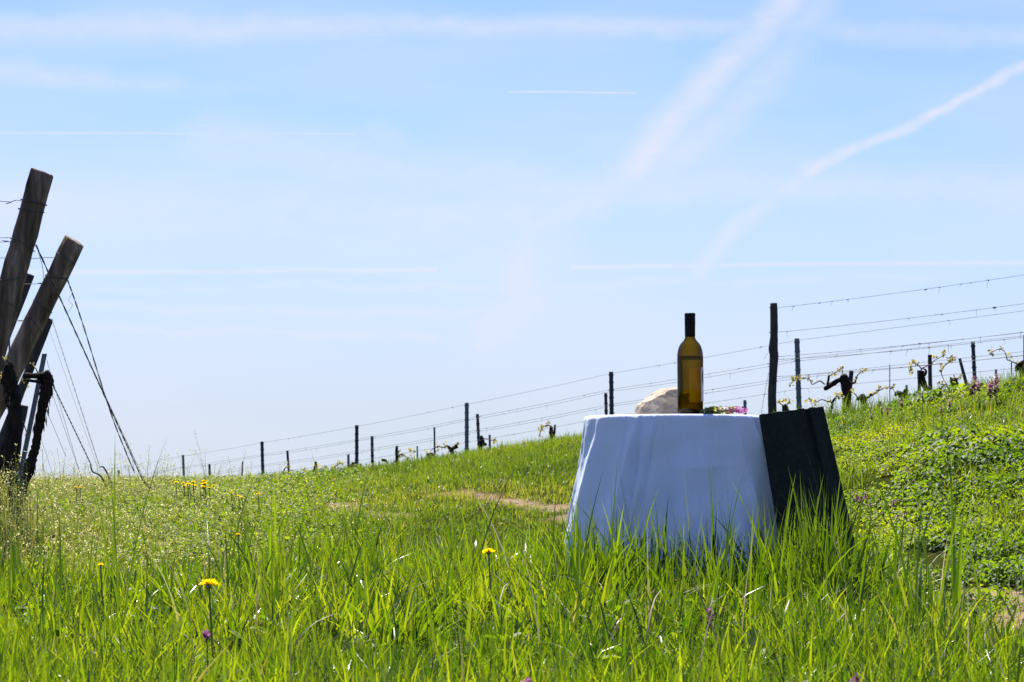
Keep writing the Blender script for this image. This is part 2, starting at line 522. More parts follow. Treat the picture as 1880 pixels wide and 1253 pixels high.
# ------------------------------------------------------------------ ground
KY = np.array([-4000, 0, 4, 5.5, 7.2, 8.5, 10, 12, 14, 16, 20, 30, 45, 90, 300, 6000.])
TAIL = [-5, -24, -24]
COLS = [
    (-900, [-6, -.41, -.41, -.40, -.39, -.36, -.27, -.17, -.09, -.05, -.14, -.7, -2] + TAIL),
    (0,    [-6, -.41, -.41, -.40, -.39, -.36, -.27, -.17, -.09, -.045, -.12, -.6, -1.8] + TAIL),
    (400,  [-6, -.41, -.41, -.40, -.39, -.36, -.27, -.17, -.09, -.035, -.08, -.4, -1.4] + TAIL),
    (650,  [-6, -.41, -.41, -.40, -.39, -.36, -.27, -.15, -.045, .035, .015, -.13, -1.0] + TAIL),
    (857,  [-6, -.41, -.41, -.40, -.39, -.36, -.26, -.11, .05, .150, .155, .08, -.5] + TAIL),
    (1055, [-6, -.41, -.41, -.40, -.39, -.35, -.25, -.08, .14, .285, .30, .31, .0] + TAIL),
    (1300, [-6, -.41, -.41, -.40, -.39, -.32, -.16, .06, .25, .38, .46, .55, .4] + TAIL),
    (1510, [-6, -.41, -.41, -.40, -.385, -.26, -.03, .265, .32, .37, .43, .57, .6] + TAIL),
    (1700, [-6, -.41, -.41, -.39, -.365, -.20, .06, .37, .43, .47, .55, .75, .9] + TAIL),
    (1880, [-6, -.41, -.41, -.385, -.345, -.14, .14, .49, .54, .59, .71, .96, 1.2] + TAIL),
    (2400, [-6, -.41, -.41, -.37, -.28, .0, .40, .9, 1.0, 1.1, 1.3, 1.7, 2.0] + TAIL),
    (3300, [-6, -.41, -.41, -.36, -.22, .10, .55, 1.15, 1.35, 1.5, 1.8, 2.3, 2.6] + TAIL),
]
UK = np.array([(c[0] - 940) / FPX for c in COLS])
ZT = np.array([c[1] for c in COLS], float)
TU = np.linspace(UK[0], UK[-1], 260)
TS = np.linspace(0, 1, 900)                    # Y = 60 * s^1.5 on the fine table
TYv = 60 * TS ** 1.5
_tmp = np.stack([np.interp(TYv, KY, z) for z in ZT])
TAB = np.stack([np.interp(TU, UK, _tmp[:, j]) for j in range(len(TYv))], 1)
def _blur(a, k, ax):
    p = np.pad(a, [(k, k) if i == ax else (0, 0) for i in range(2)], mode='edge')
    c = np.cumsum(p, ax); n = a.shape[ax]
    z = np.zeros_like(np.take(c, [0], ax)); c = np.concatenate([z, c], ax)
    return (np.take(c, range(2 * k + 1, 2 * k + 1 + n), ax) - np.take(c, range(0, n), ax)) / (2 * k + 1)
for _ in range(2):
    TAB = _blur(_blur(TAB, 10, 1), 6, 0)

def ground_z(X, Y):
    X = np.asarray(X, float); Y = np.asarray(Y, float)
    u = np.clip(X / np.maximum(Y, 4.0), TU[0], TU[-1])
    fu = (u - TU[0]) / (TU[-1] - TU[0]) * (len(TU) - 1)
    s = (np.clip(Y, 0, 60) / 60) ** (1 / 1.5)
    fs = s * (len(TS) - 1)
    i = np.clip(fu.astype(int), 0, len(TU) - 2); j = np.clip(fs.astype(int), 0, len(TS) - 2)
    a = fu - i; b_ = fs - j
    z = TAB[i, j] * (1 - a) * (1 - b_) + TAB[i + 1, j] * a * (1 - b_) + TAB[i, j + 1] * (1 - a) * b_ + TAB[i + 1, j + 1] * a * b_
    far = np.interp(Y, KY, ZT[3]) 
    z = np.where(Y > 60, far + (z - np.interp(60, KY, ZT[3])) * np.clip(1 - (Y - 60) / 200, 0, 1), z)
    z = np.where(Y < 0, np.interp(Y, KY, ZT[0]), z)
    bump = (noise2(X, Y, 1.1, 3, 2) - .5) * .035 + (noise2(X, Y, 6, 4, 2) - .5) * .014
    return z + bump * np.clip(1.2 - Y / 60, 0, 1)

def seg_dist(X, Y, pts):
    d = np.full(np.shape(X), 1e9)
    for (a, b_) in zip(pts[:-1], pts[1:]):
        ax, ay = a; bx, by = b_
        L2 = (bx - ax) ** 2 + (by - ay) ** 2
        t_ = np.clip(((X - ax) * (bx - ax) + (Y - ay) * (by - ay)) / L2, 0, 1)
        d = np.minimum(d, np.hypot(X - ax - t_ * (bx - ax), Y - ay - t_ * (by - ay)))
    return d
def hit(px, py, y0=3.0, y1=17.0):
    """depth at which the sight line meets the ground"""
    ys = np.linspace(y0, y1, 700)
    q = P(px, py, 1.0)
    zz = ground_z(q.x * ys, ys)
    w_ = np.nonzero(q.z * ys <= zz)[0]
    return float(ys[w_[0]]) if len(w_) else None

def track(*pts):
    out = []
    for (px, py) in pts:
        Y = hit(px, py, 5.0, 16.0)
        if Y:
            out.append(((px - 940) / FPX * Y, Y))
    return out
# the two wheel tracks of the vineyard lane
RUT_C = [(2.3, 5.0)] + track((1890, 1150), (1800, 1095))
RUT_A = track((1160, 955), (1030, 941), (950, 925), (890, 914), (840, 907))
RUT_B = [(.2, 9.6)] + track((760, 952), (690, 944), (640, 934), (590, 926))
def bare(X, Y):
    n = (noise2(X, Y, 2.6, 9, 3) - .5) * .5
    a = 1 - np.clip((seg_dist(X, Y, RUT_A) + n * .75 - .05) / .09, 0, 1)
    b_ = 1 - np.clip((seg_dist(X, Y, RUT_B[1:]) + n * .75 - .05) / .09, 0, 1)
    c = 1 - np.clip((seg_dist(X, Y, RUT_C) + n * .75 - .08) / .09, 0, 1)
    return np.maximum(np.maximum(a, b_), c)

def axis(fine0, fine1, step, lo, hi, grow=1.25):
    a = list(np.arange(fine0, fine1 + 1e-6, step))
    s = step; x = a[-1]
    while x < hi:
        s *= grow; x = min(x + s, hi); a.append(x)
    s = step; x = a[0]; pre = []
    while x > lo:
        s *= grow; x = max(x - s, lo); pre.append(x)
    return np.array(pre[::-1] + a)
gx = axis(-5, 6, .07, -5000, 5000); gy = axis(1.5, 19, .07, -600, 6000)
XX, YY = np.meshgrid(gx, gy)
ZZ = ground_z(XX, YY)
nx, ny = len(gx), len(gy)
idx = np.arange(nx * ny).reshape(ny, nx)
quads = np.stack([idx[:-1, :-1], idx[:-1, 1:], idx[1:, 1:], idx[1:, :-1]], -1).reshape(-1, 4)
fast_mesh('ground', np.stack([XX, YY, ZZ], -1).reshape(-1, 3), quads, M['soil'], {'bare': bare(XX, YY).ravel()}, kind='structure')

# ------------------------------------------------------------------ vegetation builders (numpy)
def ribbons(base, up_len, lean_dir, lean, width, tint, seg=4, droop=0.0, face=None):
    """curved blades: base (N,3), length, azimuth and lean angle at the tip, half width"""
    N = len(base)
    t_ = np.linspace(0, 1, seg + 1)[None, :, None]
    d = np.stack([np.cos(lean_dir), np.sin(lean_dir), np.zeros(N)], 1)
    L = up_len[:, None]
    upv = np.array([[0, 0, 1.0]])
    p0 = base
    p1 = base + upv * L * .52 + d * L * (.12 * lean[:, None])
    p2 = base + upv * L * np.cos(lean)[:, None] + d * L * np.sin(lean)[:, None] - upv * L * np.asarray(droop).reshape(-1, 1)
    C = (1 - t_) ** 2 * p0[:, None] + 2 * t_ * (1 - t_) * p1[:, None] + t_ ** 2 * p2[:, None]
    fa = rng.uniform(0, 2 * np.pi, N) if face is None else face
    w = np.stack([np.cos(fa), np.sin(fa), np.zeros(N)], 1)
    prof = np.minimum(1, 1.25 * (1 - t_[0, :, 0] ** 1.7)) * (0.55 + .45 * np.minimum(1, t_[0, :, 0] * 4)) + .02
    W = w[:, None] * (width[:, None, None] * prof[None, :, None])
    V = np.stack([C - W, C + W], 2).reshape(-1, 3)
    k = np.arange(seg)
    q = np.stack([2 * k, 2 * k + 1, 2 * k + 3, 2 * k + 2], -1)
    Q = (np.arange(N)[:, None, None] * (2 * (seg + 1)) + q[None]).reshape(-1, 4)
    return V, Q, np.repeat(tint, 2 * (seg + 1))

def leaves(centre, normal, direc, length, width, tint):
    """ovate leaves folded along the midrib, 2 quads each"""
    n = normal / np.linalg.norm(normal, axis=1, keepdims=True)
    d = direc - n * np.sum(direc * n, 1, keepdims=True)
    d /= np.linalg.norm(d, axis=1, keepdims=True) + 1e-9
    s = np.cross(n, d)
    L = length[:, None]; w = width[:, None]
    b = centre
    tip = b + d * L - n * L * .12
    r1 = b + d * L * .28 + s * w + n * w * .3
    r2 = b + d * L * .70 + s * w * .75 + n * w * .15
    l1 = b + d * L * .28 - s * w + n * w * .3
    l2 = b + d * L * .70 - s * w * .75 + n * w * .15
    V = np.stack([b, r1, r2, tip, l2, l1], 1).reshape(-1, 3)
    N = len(b)
    q = np.array([[0, 1, 2, 3], [0, 3, 4, 5]])
    Q = (np.arange(N)[:, None, None] * 6 + q[None]).reshape(-1, 4)
    return V, Q, np.repeat(tint, 6)

class Acc:
    def __init__(self):
        self.V = []; self.Q = []; self.T = []; self.n = 0
    def add(self, VQT):
        V, Q, T = VQT
        self.V.append(V); self.Q.append(Q + self.n); self.T.append(T); self.n += len(V)
    def obj(self, name, mat, parent=None, off=None, **kw):
        V = np.concatenate(self.V)
        if off is not None:
            V = V - np.array(off)[None]
        return fast_mesh(name, V, np.concatenate(self.Q), mat, {'tint': np.concatenate(self.T)}, parent=parent, **kw)

def wedge(n, u0, u1, y0, y1, pw_=1.0):
    """points spread evenly over the ground between two bearings and two depths"""
    u = rng.uniform(u0, u1, n)
    Y = (rng.uniform(0, 1, n) * (y1 ** (1 + pw_) - y0 ** (1 + pw_)) + y0 ** (1 + pw_)) ** (1 / (1 + pw_))
    return u * Y, Y

def px_u(px):
    return (px - 940) / FPX

# limit of the tall grass: depth as a function of bearing
TALL_U = np.array([px_u(p) for p in (-300, 0, 300, 500, 700, 1000, 1300, 1560, 1640, 1730, 1800, 1880, 2200)])
TALL_Y = np.array([7.6, 7.7, 8.0, 8.6, 8.9, 8.6, 8.0, 7.7, 7.4, 6.9, 6.4, 5.7, 4.8])
def tall_limit(X, Y):
    return np.interp(X / Y, TALL_U, TALL_Y) + (noise2(X, Y, 1.5, 21, 2) - .5) * 1.2

TABLE_C = (0.514, 7.25)
def off_table(X, Y, r=.30):
    return np.hypot(X - TABLE_C[0], Y - TABLE_C[1]) > r

def tufts(X, Y, per, spread, hfun, wid, lean_sd, seg, tintfun, droop_p=.08, tall=1.0):
    n = len(X)
    k = np.repeat(np.arange(n), per)
    N = len(k)
    az = rng.uniform(0, 2 * np.pi, n)[k] + rng.normal(0, 1.3, N)
    rr = spread * np.sqrt(rng.uniform(0, 1, N)); ra = rng.uniform(0, 2 * np.pi, N)
    x = X[k] + rr * np.cos(ra); y = Y[k] + rr * np.sin(ra)
    z = ground_z(x, y) - .006
    L = hfun(x, y) * rng.uniform(.4, 1.15, N) * rng.uniform(.65, 1.25, n)[k] * tall
    lean = np.abs(rng.normal(0, lean_sd, N)) + .05
    dr = np.where(rng.uniform(0, 1, N) < droop_p, rng.uniform(.1, .35, N), 0)
    lean = np.where(dr > 0, lean + .6, lean)
    w = wid * rng.uniform(.6, 1.35, N)
    tt = tintfun(x, y, N, k, n)
    return ribbons(np.stack([x, y, z], 1), L, az, np.minimum(lean, 1.35), w, tt, seg, dr)

# tall meadow grass in front of and around the table
A = Acc()
def tint_tall(x, y, N, k, n):
    tt = .48 + (noise2(x, y, 1.3, 31, 2) - .5) * .5 + rng.normal(0, .17, n)[k] + rng.normal(0, .21, N)
    dry = rng.uniform(0, 1, N) < .005
    return np.clip(np.where(dry, 1.0, np.clip(tt, 0, .9)), 0, 1)
def h_tall(x, y):
    h = .055 + .11 * noise2(x, y, 1.1, 41, 2) + .06 * noise2(x, y, 3.5, 43, 1) + .05 * np.clip((y - 5.5) / 1.5, 0, 1)
    edge = np.clip((tall_limit(x, y) - y) / .8, 0.25, 1)
    # trodden spots before the two dandelions
    for (fx, fy) in DANDELIONS:
        edge = edge * (1 - .45 * np.exp(-((x - fx * y / fy) / .07) ** 2 - ((y - fy + .28) / .40) ** 2))
    return h * edge
DANDELIONS = [(px_u(384) * 4.75, 4.75), (px_u(897) * 5.9, 5.9)]
for (n, y0, y1, per, wid, seg, ue) in ((20500, 1.75, 4.6, 8, .0027, 4, .41), (19500, 4.2, 9.6, 8, .0036, 4, .33)):
    X, Y = wedge(n, -ue, ue, y0, y1)
    keep = (Y < tall_limit(X, Y)) & off_table(X, Y) & (rng.uniform(0, 1, n) > bare(X, Y) * .8) & (noise2(X, Y, 7.5, 44, 2) > .42)
    A.add(tufts(X[keep], Y[keep], per, .035, h_tall, wid, .66, seg, tint_tall, .18))
# single long blades that stand above the rest
X, Y = wedge(620, -.28, .28, 5.2, 9.3)
keep = (Y < tall_limit(X, Y) + .1) & off_table(X, Y, .33) & (noise2(X, Y, 1.6, 51, 2) > .42)
A.add(tufts(X[keep], Y[keep], 3, .03, lambda x, y: .32 + .12 * noise2(x, y, 2, 52), .0034, .30, 6, lambda x, y, N, k, n: np.clip(.35 + rng.normal(0, .15, N), 0, .8), .2))
# a fringe of long blades right before the cloth and the tile
n = 420
px = np.concatenate([rng.normal(1090, 45, 100), rng.uniform(1030, 1560, 220), rng.normal(1490, 40, 100)])
Yb = rng.uniform(6.3, 6.85, n)
X = (px - 940) / FPX * Yb
A.add(tufts(X, Yb, 5, .04, lambda x, y: .24 + .14 * noise2(x, y, 3, 53), .0036, .33, 6, lambda x, y, N, k, n: np.clip(.42 + rng.normal(0, .15, N), 0, .85), .15))
A.obj('tall_grass', M['grass'], kind='stuff', label='long bright green meadow grass growing in front of the table', cat='grass')

# broad leaved plants between the blades
A = Acc()
X, Y = wedge(330, -.26, .26, 2.2, 8.6)
keep = (Y < tall_limit(X, Y)) & off_table(X, Y, .36)
X, Y = X[keep], Y[keep]
n = len(X); k = np.repeat(np.arange(n), 9); N = len(k)
ra = rng.uniform(0, 2 * np.pi, N); rr = rng.uniform(.004, .03, N)
x = X[k] + rr * np.cos(ra); y = Y[k] + rr * np.sin(ra)
size = rng.uniform(.010, .021, N) * rng.uniform(.6, 1.3, n)[k]
A.add(leaves(np.stack([x, y, ground_z(x, y) + rng.uniform(.01, .10, N) * rng.uniform(.4, 1.3, n)[k]], 1), np.stack([-np.cos(ra) * .4, -np.sin(ra) * .4, np.ones(N)], 1) + rng.normal(0, .25, (N, 3)),
             np.stack([np.cos(ra), np.sin(ra), rng.normal(.35, .3, N)], 1), size * 1.7, size * .55, np.clip(.35 + rng.normal(0, .2, N), 0, .9)))
A.obj('meadow_herbs', M['cover'], kind='stuff', label='low broad leaved herbs between the blades of the meadow', cat='herbs')

# dry stalks lying over the grass
A = Acc()
X, Y = wedge(700, -.25, .25, 2.2, 8.5)
keep = (Y < tall_limit(X, Y)) & off_table(X, Y, .4)
A.add(tufts(X[keep], Y[keep], 1, .02, lambda x, y: .22 + .14 * noise2(x, y, 2, 61), .0016, .5, 6, lambda x, y, N, k, n: rng.uniform(0, 1, N), .75))
A.obj('dry_grass', M['dry'], kind='stuff', label='pale dry grass stalks bent over the green meadow', cat='grass')

# short turf on the track and up to the crest
A = Acc()
def tint_turf(x, y, N, k, n):
    tt = .45 + (noise2(x, y, .9, 71, 3) - .5) * .8 + rng.normal(0, .12, N) + .25 * np.exp(-(seg_dist(x, y, RUT_A) / .5) ** 2)
    dry = rng.uniform(0, 1, N) < .02 + .08 * np.exp(-(seg_dist(x, y, RUT_A) / .45) ** 2)
    return np.where(dry, 1.0, np.clip(tt, 0, .9))
def h_turf(x, y):
    h = .035 + .045 * noise2(x, y, 1.2, 73, 2)
    crest = np.clip((y - 13.2) / 1.5, 0, 1) * (x > -1.8)
    return (h + .035 * crest * noise2(x, y, 2.5, 74, 2)) * (1 - .6 * bare(x, y))
X, Y = wedge(26000, -.30, .13, 7.2, 18.5, 1.0)
keep = (Y > tall_limit(X, Y) - .5) & (rng.uniform(0, 1, len(X)) > bare(X, Y) * .62) & off_table(X, Y, .3)
A.add(tufts(X[keep], Y[keep], 7, .05, h_turf, .0024, .6, 3, tint_turf, .12))
# grass along the crest on the right and sprinkled over the bank
X, Y = wedge(4200, .10, .32, 6.2, 15.0)
keep = (Y > tall_limit(X, Y) - .3) & ((noise2(X, Y, 1.4, 81, 2) > .5) | (Y > 11.2)) & (rng.uniform(0, 1, len(X)) > bare(X, Y) * .8)
A.add(tufts(X[keep], Y[keep], 7, .04, lambda x, y: .07 + .10 * noise2(x, y, 2.2, 83, 2), .0022, .42, 4, tint_turf, .12))
A.obj('short_grass', M['turf'], kind='stuff', label='short yellowish green grass on the track and the slope', cat='grass')

# leafy ground cover on the bank at the right
A = Acc()
np_ = 21000
X, Y = wedge(np_, .105, .34, 6.3, 13.2)
u = X / Y
keep = (Y > tall_limit(X, Y) - .15) & (rng.uniform(0, 1, np_) > bare(X, Y) * .9) & (noise2(X, Y, 3.3, 91, 2) > .33)
keep &= ~((u < .135) & (Y < 8.2))
X, Y = X[keep], Y[keep]
n = len(X)
kind = noise2(X, Y, 1.6, 93, 2)
up = np.clip((Y - 8.8) / 2.2, 0, 1)
big = np.clip((kind - .45) * 4, 0, 1) * (.3 + .7 * up) * np.clip((X / Y - .155) / .03, .15, 1)
per = 11
k = np.repeat(np.arange(n), per)
N = len(k)
ph = (.015 + .04 * rng.uniform(0, 1, n) + .10 * big * rng.uniform(.3, 1, n))[k] * rng.uniform(.25, 1.0, N)
ra = rng.uniform(0, 2 * np.pi, N); rr = rng.uniform(.2, 1, N) * (.02 + .035 * big[k])
x = X[k] + rr * np.cos(ra); y = Y[k] + rr * np.sin(ra)
z = ground_z(x, y) + ph
size = (.0064 + .0135 * big[k]) * rng.uniform(.6, 1.5, N)
nor = np.stack([np.cos(ra) * .55 + rng.normal(0, .3, N), np.sin(ra) * .55 + rng.normal(0, .3, N), np.ones(N)], 1)
dirv = np.stack([np.cos(ra), np.sin(ra), rng.normal(.1, .3, N)], 1)
tt = np.clip(.55 - .27 * big[k] + (noise2(x, y, 2.3, 95, 2) - .5) * .9 + rng.normal(0, .13, N), 0, 1)
A.add(leaves(np.stack([x, y, z], 1), nor, dirv, size * 1.7, size * .62, tt))
A.obj('ground_cover', M['cover'], kind='stuff', label='leafy green ground cover plants over the bank on the right', cat='ground cover')

# flowering weeds with pale pods on the left
def weed_stalks(base, height, az, lean, npods, seg=4):
    """thin stalks with a loose spike of pods and a pale flower head"""
    n = len(base)
    out = Acc()
    d = np.stack([np.cos(az), np.sin(az), np.zeros(n)], 1)
    upv = np.array([[0, 0, 1.0]])
    p1 = base + upv * height[:, None] * .55
    p2 = base + upv * (height * np.cos(lean))[:, None] + d * (height * np.sin(lean))[:, None]
    def at(t_):
        t_ = np.asarray(t_).reshape(-1, 1)
        return lambda i: (1 - t_) ** 2 * base[i] + 2 * t_ * (1 - t_) * p1[i] + t_ ** 2 * p2[i]
    t5 = np.linspace(0, 1, seg + 1)[None, :, None]
    C = (1 - t5) ** 2 * base[:, None] + 2 * t5 * (1 - t5) * p1[:, None] + t5 ** 2 * p2[:, None]
    fa = rng.uniform(0, np.pi, n)
    w = np.stack([np.cos(fa), np.sin(fa), np.zeros(n)], 1)[:, None] * np.linspace(.0016, .0008, seg + 1)[None, :, None]
    V = np.stack([C - w, C + w], 2).reshape(-1, 3)
    kk = np.arange(seg)
    q = np.stack([2 * kk, 2 * kk + 1, 2 * kk + 3, 2 * kk + 2], -1)
    Q = (np.arange(n)[:, None, None] * (2 * (seg + 1)) + q[None]).reshape(-1, 4)
    out.add((V, Q, np.repeat(rng.uniform(.1, .6, n), 2 * (seg + 1))))
    # pods on short pedicels
    i = np.repeat(np.arange(n), npods)
    tp = rng.uniform(.28, .96, len(i))
    c = at(tp)(i)
    a2 = rng.uniform(0, 2 * np.pi, len(i))
    rr_ = rng.uniform(.006, .018, len(i))
    c = c + np.stack([np.cos(a2) * rr_, np.sin(a2) * rr_, rng.uniform(.0, .008, len(i))], 1)
    nn = rng.normal(0, 1, (len(i), 3)); dd = rng.normal(0, 1, (len(i), 3))
    s_ = rng.uniform(.0018, .0036, len(i))
    def tiny(c, nn, dd, s_, tt):
        nn = nn / np.linalg.norm(nn, axis=1, keepdims=True)
        dd = np.cross(nn, dd); dd /= np.linalg.norm(dd, axis=1, keepdims=True) + 1e-9
        ee = np.cross(nn, dd)
        S = s_[:, None]
        V = np.stack([c - dd * S, c - ee * S * .7, c + dd * S, c + ee * S * .7], 1).reshape(-1, 3)
        return V, np.arange(len(c) * 4).reshape(-1, 4), np.repeat(tt, 4)
    out.add(tiny(c, nn, dd, s_, rng.uniform(.2, .85, len(i))))
    # flower head
    nf = 4
    i = np.repeat(np.arange(n), nf)
    c = p2[i] + rng.normal(0, .0055, (n * nf, 3)) * np.array([1, 1, .6])
    out.add(tiny(c, rng.normal(0, 1, c.shape), rng.normal(0, 1, c.shape), rng.uniform(.0025, .0045, n * nf), np.where(rng.uniform(0, 1, n * nf) < .6, 1.0, .7)))
    return out

X, Y = wedge(15000, -.30, -.045, 7.3, 17.0, 1.0)
lim = np.interp(X / Y, [px_u(-300), px_u(300), px_u(480), px_u(620), px_u(760)], [1.0, 1.0, .75, .3, .05])
keep = (Y > tall_limit(X, Y) - .4) & (rng.uniform(0, 1, len(X)) < lim * (.15 + .9 * noise2(X, Y, 1.8, 101, 2)))
X, Y = X[keep], Y[keep]
n = len(X)
h = (.06 + .13 * noise2(X, Y, 1.0, 103, 2)) * np.interp(Y, [11, 15], [1, .75]) * np.where(rng.uniform(0, 1, n) < .10, 1.9, 1.0) * rng.uniform(.6, 1.25, n) * np.interp(X / Y, [px_u(100), px_u(650)], [1.1, .55])
W_ = weed_stalks(np.stack([X, Y, ground_z(X, Y) - .01], 1), h, rng.uniform(0, 2 * np.pi, n), np.abs(rng.normal(0, .3, n)), 9, 3)
# a dense stand of the same weed hides the foot of the leaning posts
n = 420
px = rng.uniform(-90, 62, n); Y = rng.uniform(8.15, 8.95, n); X = (px - 940) / FPX * Y
h = rng.uniform(.20, .40, n) * np.interp(px, [-90, 30, 62], [1.05, 1.0, .72])
W2_ = weed_stalks(np.stack([X, Y, ground_z(X, Y) - .01], 1), h, rng.uniform(0, 2 * np.pi, n), np.abs(rng.normal(0, .18, n)), 26, 4)
for V_, Q_, T_, o_ in zip(W2_.V, W2_.Q, W2_.T, np.cumsum([0] + [len(v) for v in W2_.V[:-1]])):
    W_.add((V_, Q_ - o_, T_))
W_.obj('flowering_weeds', M['weed'], kind='stuff', label='pale flowering weeds with small seed pods on the left rise', cat='weeds')
A = Acc()
X, Y = wedge(9000, -.30, -.05, 7.2, 16.6)
keep = (Y > tall_limit(X, Y) - .5) & (rng.uniform(0, 1, len(X)) < np.interp(X / Y, [px_u(300), px_u(520), px_u(700)], [1, .6, .05]))
X, Y = X[keep], Y[keep]
n = len(X); k = np.repeat(np.arange(n), 6); N = len(k)
ra = rng.uniform(0, 2 * np.pi, N); rr = rng.uniform(0, .06, N)
x = X[k] + rr * np.cos(ra); y = Y[k] + rr * np.sin(ra)
size = rng.uniform(.006, .014, N)
A.add(leaves(np.stack([x, y, ground_z(x, y) + rng.uniform(0, .07, N)], 1), np.stack([rng.normal(0, .5, N), rng.normal(0, .5, N), np.ones(N)], 1),
             np.stack([np.cos(ra), np.sin(ra), rng.normal(.3, .3, N)], 1), size * 1.9, size * .5, np.clip(.45 + rng.normal(0, .2, N), 0, .85)))
A.obj('weed_leaves', M['cover'], kind='stuff', label='small green leaves at the foot of the flowering weeds', cat='weeds')

# weed stalks that stand out against the sky, one by one
stalk_px = [(355, 790, 378, 882, .75), (305, 803, 285, 890, .3), (226, 798, 240, 885, -.15), (232, 806, 250, 890, -.2), (275, 815, 270, 890, .05),
            (149, 803, 152, 880, .0), (92, 827, 70, 890, .35), (129, 838, 128, 886, 0), (160, 842, 150, 888, .1), (258, 832, 262, 888, 0),
            (218, 832, 226, 886, -.1), (303, 836, 292, 888, .15), (325, 829, 342, 890, -.3), (363, 824, 340, 888, .35), (376, 824, 378, 888, 0),
            (410, 836, 408, 890, .05), (430, 847, 424, 892, .1), (452, 826, 440, 892, .15), (462, 848, 460, 902, 0), (203, 842, 208, 888, 0),
            (105, 822, 112, 888, -.1), (60, 840, 66, 892, -.1), (320, 852, 318, 892, 0), (345, 850, 352, 892, -.1), (395, 852, 392, 892, 0),
            (290, 850, 288, 890, 0), (240, 850, 236, 890, .1), (178, 850, 182, 890, 0), (118, 852, 114, 892, 0), (80, 856, 84, 892, 0),
            (272, 838, 282, 890, -.2), (310, 842, 300, 890, .1), (418, 838, 430, 892, -.1), (30, 815, 24, 935, .05), (18, 850, 10, 940, .1), (44, 850, 40, 930, .05),
            (8, 838, 2, 950, 0), (36, 838, 28, 940, .1), (48, 846, 52, 945, -.1), (22, 866, 30, 955, 0), (0, 872, 8, 960, 0), (40, 884, 36, 960, 0)]
for i, (tx, ty, bx, by, bend) in enumerate(stalk_px):
    Yd = (8.4 + (i % 4) * .12) if i >= 33 else 12.6 + (i * 7 % 11) * .12
    b0 = P(bx, by, Yd); t0 = P(tx, ty, Yd)
    gz = float(ground_z(b0.x, b0.y))
    base = np.array([[b0.x, b0.y, gz]])
    hgt = math.hypot(t0.z - gz, t0.x - b0.x)
    le = math.atan2(abs(t0.x - b0.x), t0.z - gz)
    az = 0.0 if t0.x >= b0.x else math.pi
    W1 = weed_stalks(base, np.array([hgt]), np.array([az]), np.array([le]), 70 if i >= 33 else (44 if i < 12 else 24), 6)
    if i < 3:                                      # side branches of the biggest ones
        for sgn in (-1, 1):
            W2 = weed_stalks(base + np.array([[0, 0, hgt * .25]]), np.array([hgt * .55]), np.array([az + sgn * .9]), np.array([.55]), 20, 4)
            for V_, Q_, T_ in zip(W2.V, [q - o_ for q, o_ in zip(W2.Q, np.cumsum([0] + [len(v) for v in W2.V[:-1]]))], W2.T):
                W1.add((V_, Q_, T_))
    o = W1.obj('weed_stalk', M['weed'], off=base[0])
    o.location = base[0]
    if i >= 33:
        o['label'] = 'dense pale flowering weed at the foot of the leaning vineyard posts'; o['group'] = 'dense weeds at the foot of the leaning posts'
    elif i == 0:
        o['label'] = 'tallest weed stalk on the left rise, its tip arching over against the sky'
    else:
        o['label'] = 'thin flowering weed stalk standing against the sky on the left rise'; o['group'] = 'thin weed stalks against the sky'
    o['category'] = 'weed'

# ------------------------------------------------------------------ table under the cloth
TX, TY = TABLE_C
GT = float(ground_z(TX, TY))
TOPZ = P(1244, 762.5, TY - .29).z
TH = TOPZ - GT
R_T = .289
tb = thing('table', 'small round table hidden beneath the white cloth', 'table', (TX, TY, GT))
g = Geo(); lathe(g, [(0, TH - .028), (R_T - .020, TH - .034), (R_T - .016, TH - .030), (R_T - .016, TH - .012), (R_T - .021, TH - .008), (0, TH - .008)], (TX, TY, GT), 48)
build('tabletop', g, M['palewood'], tb)
for sx in (-1, 1):
    for sy in (-1, 1):
        g = Geo(); tube(g, [(TX + sx * .16, TY + sy * .16, GT - .03), (TX + sx * .13, TY + sy * .13, GT + TH - .028)], [.016, .02], 8)
        build('leg', g, M['palewood'], tb)

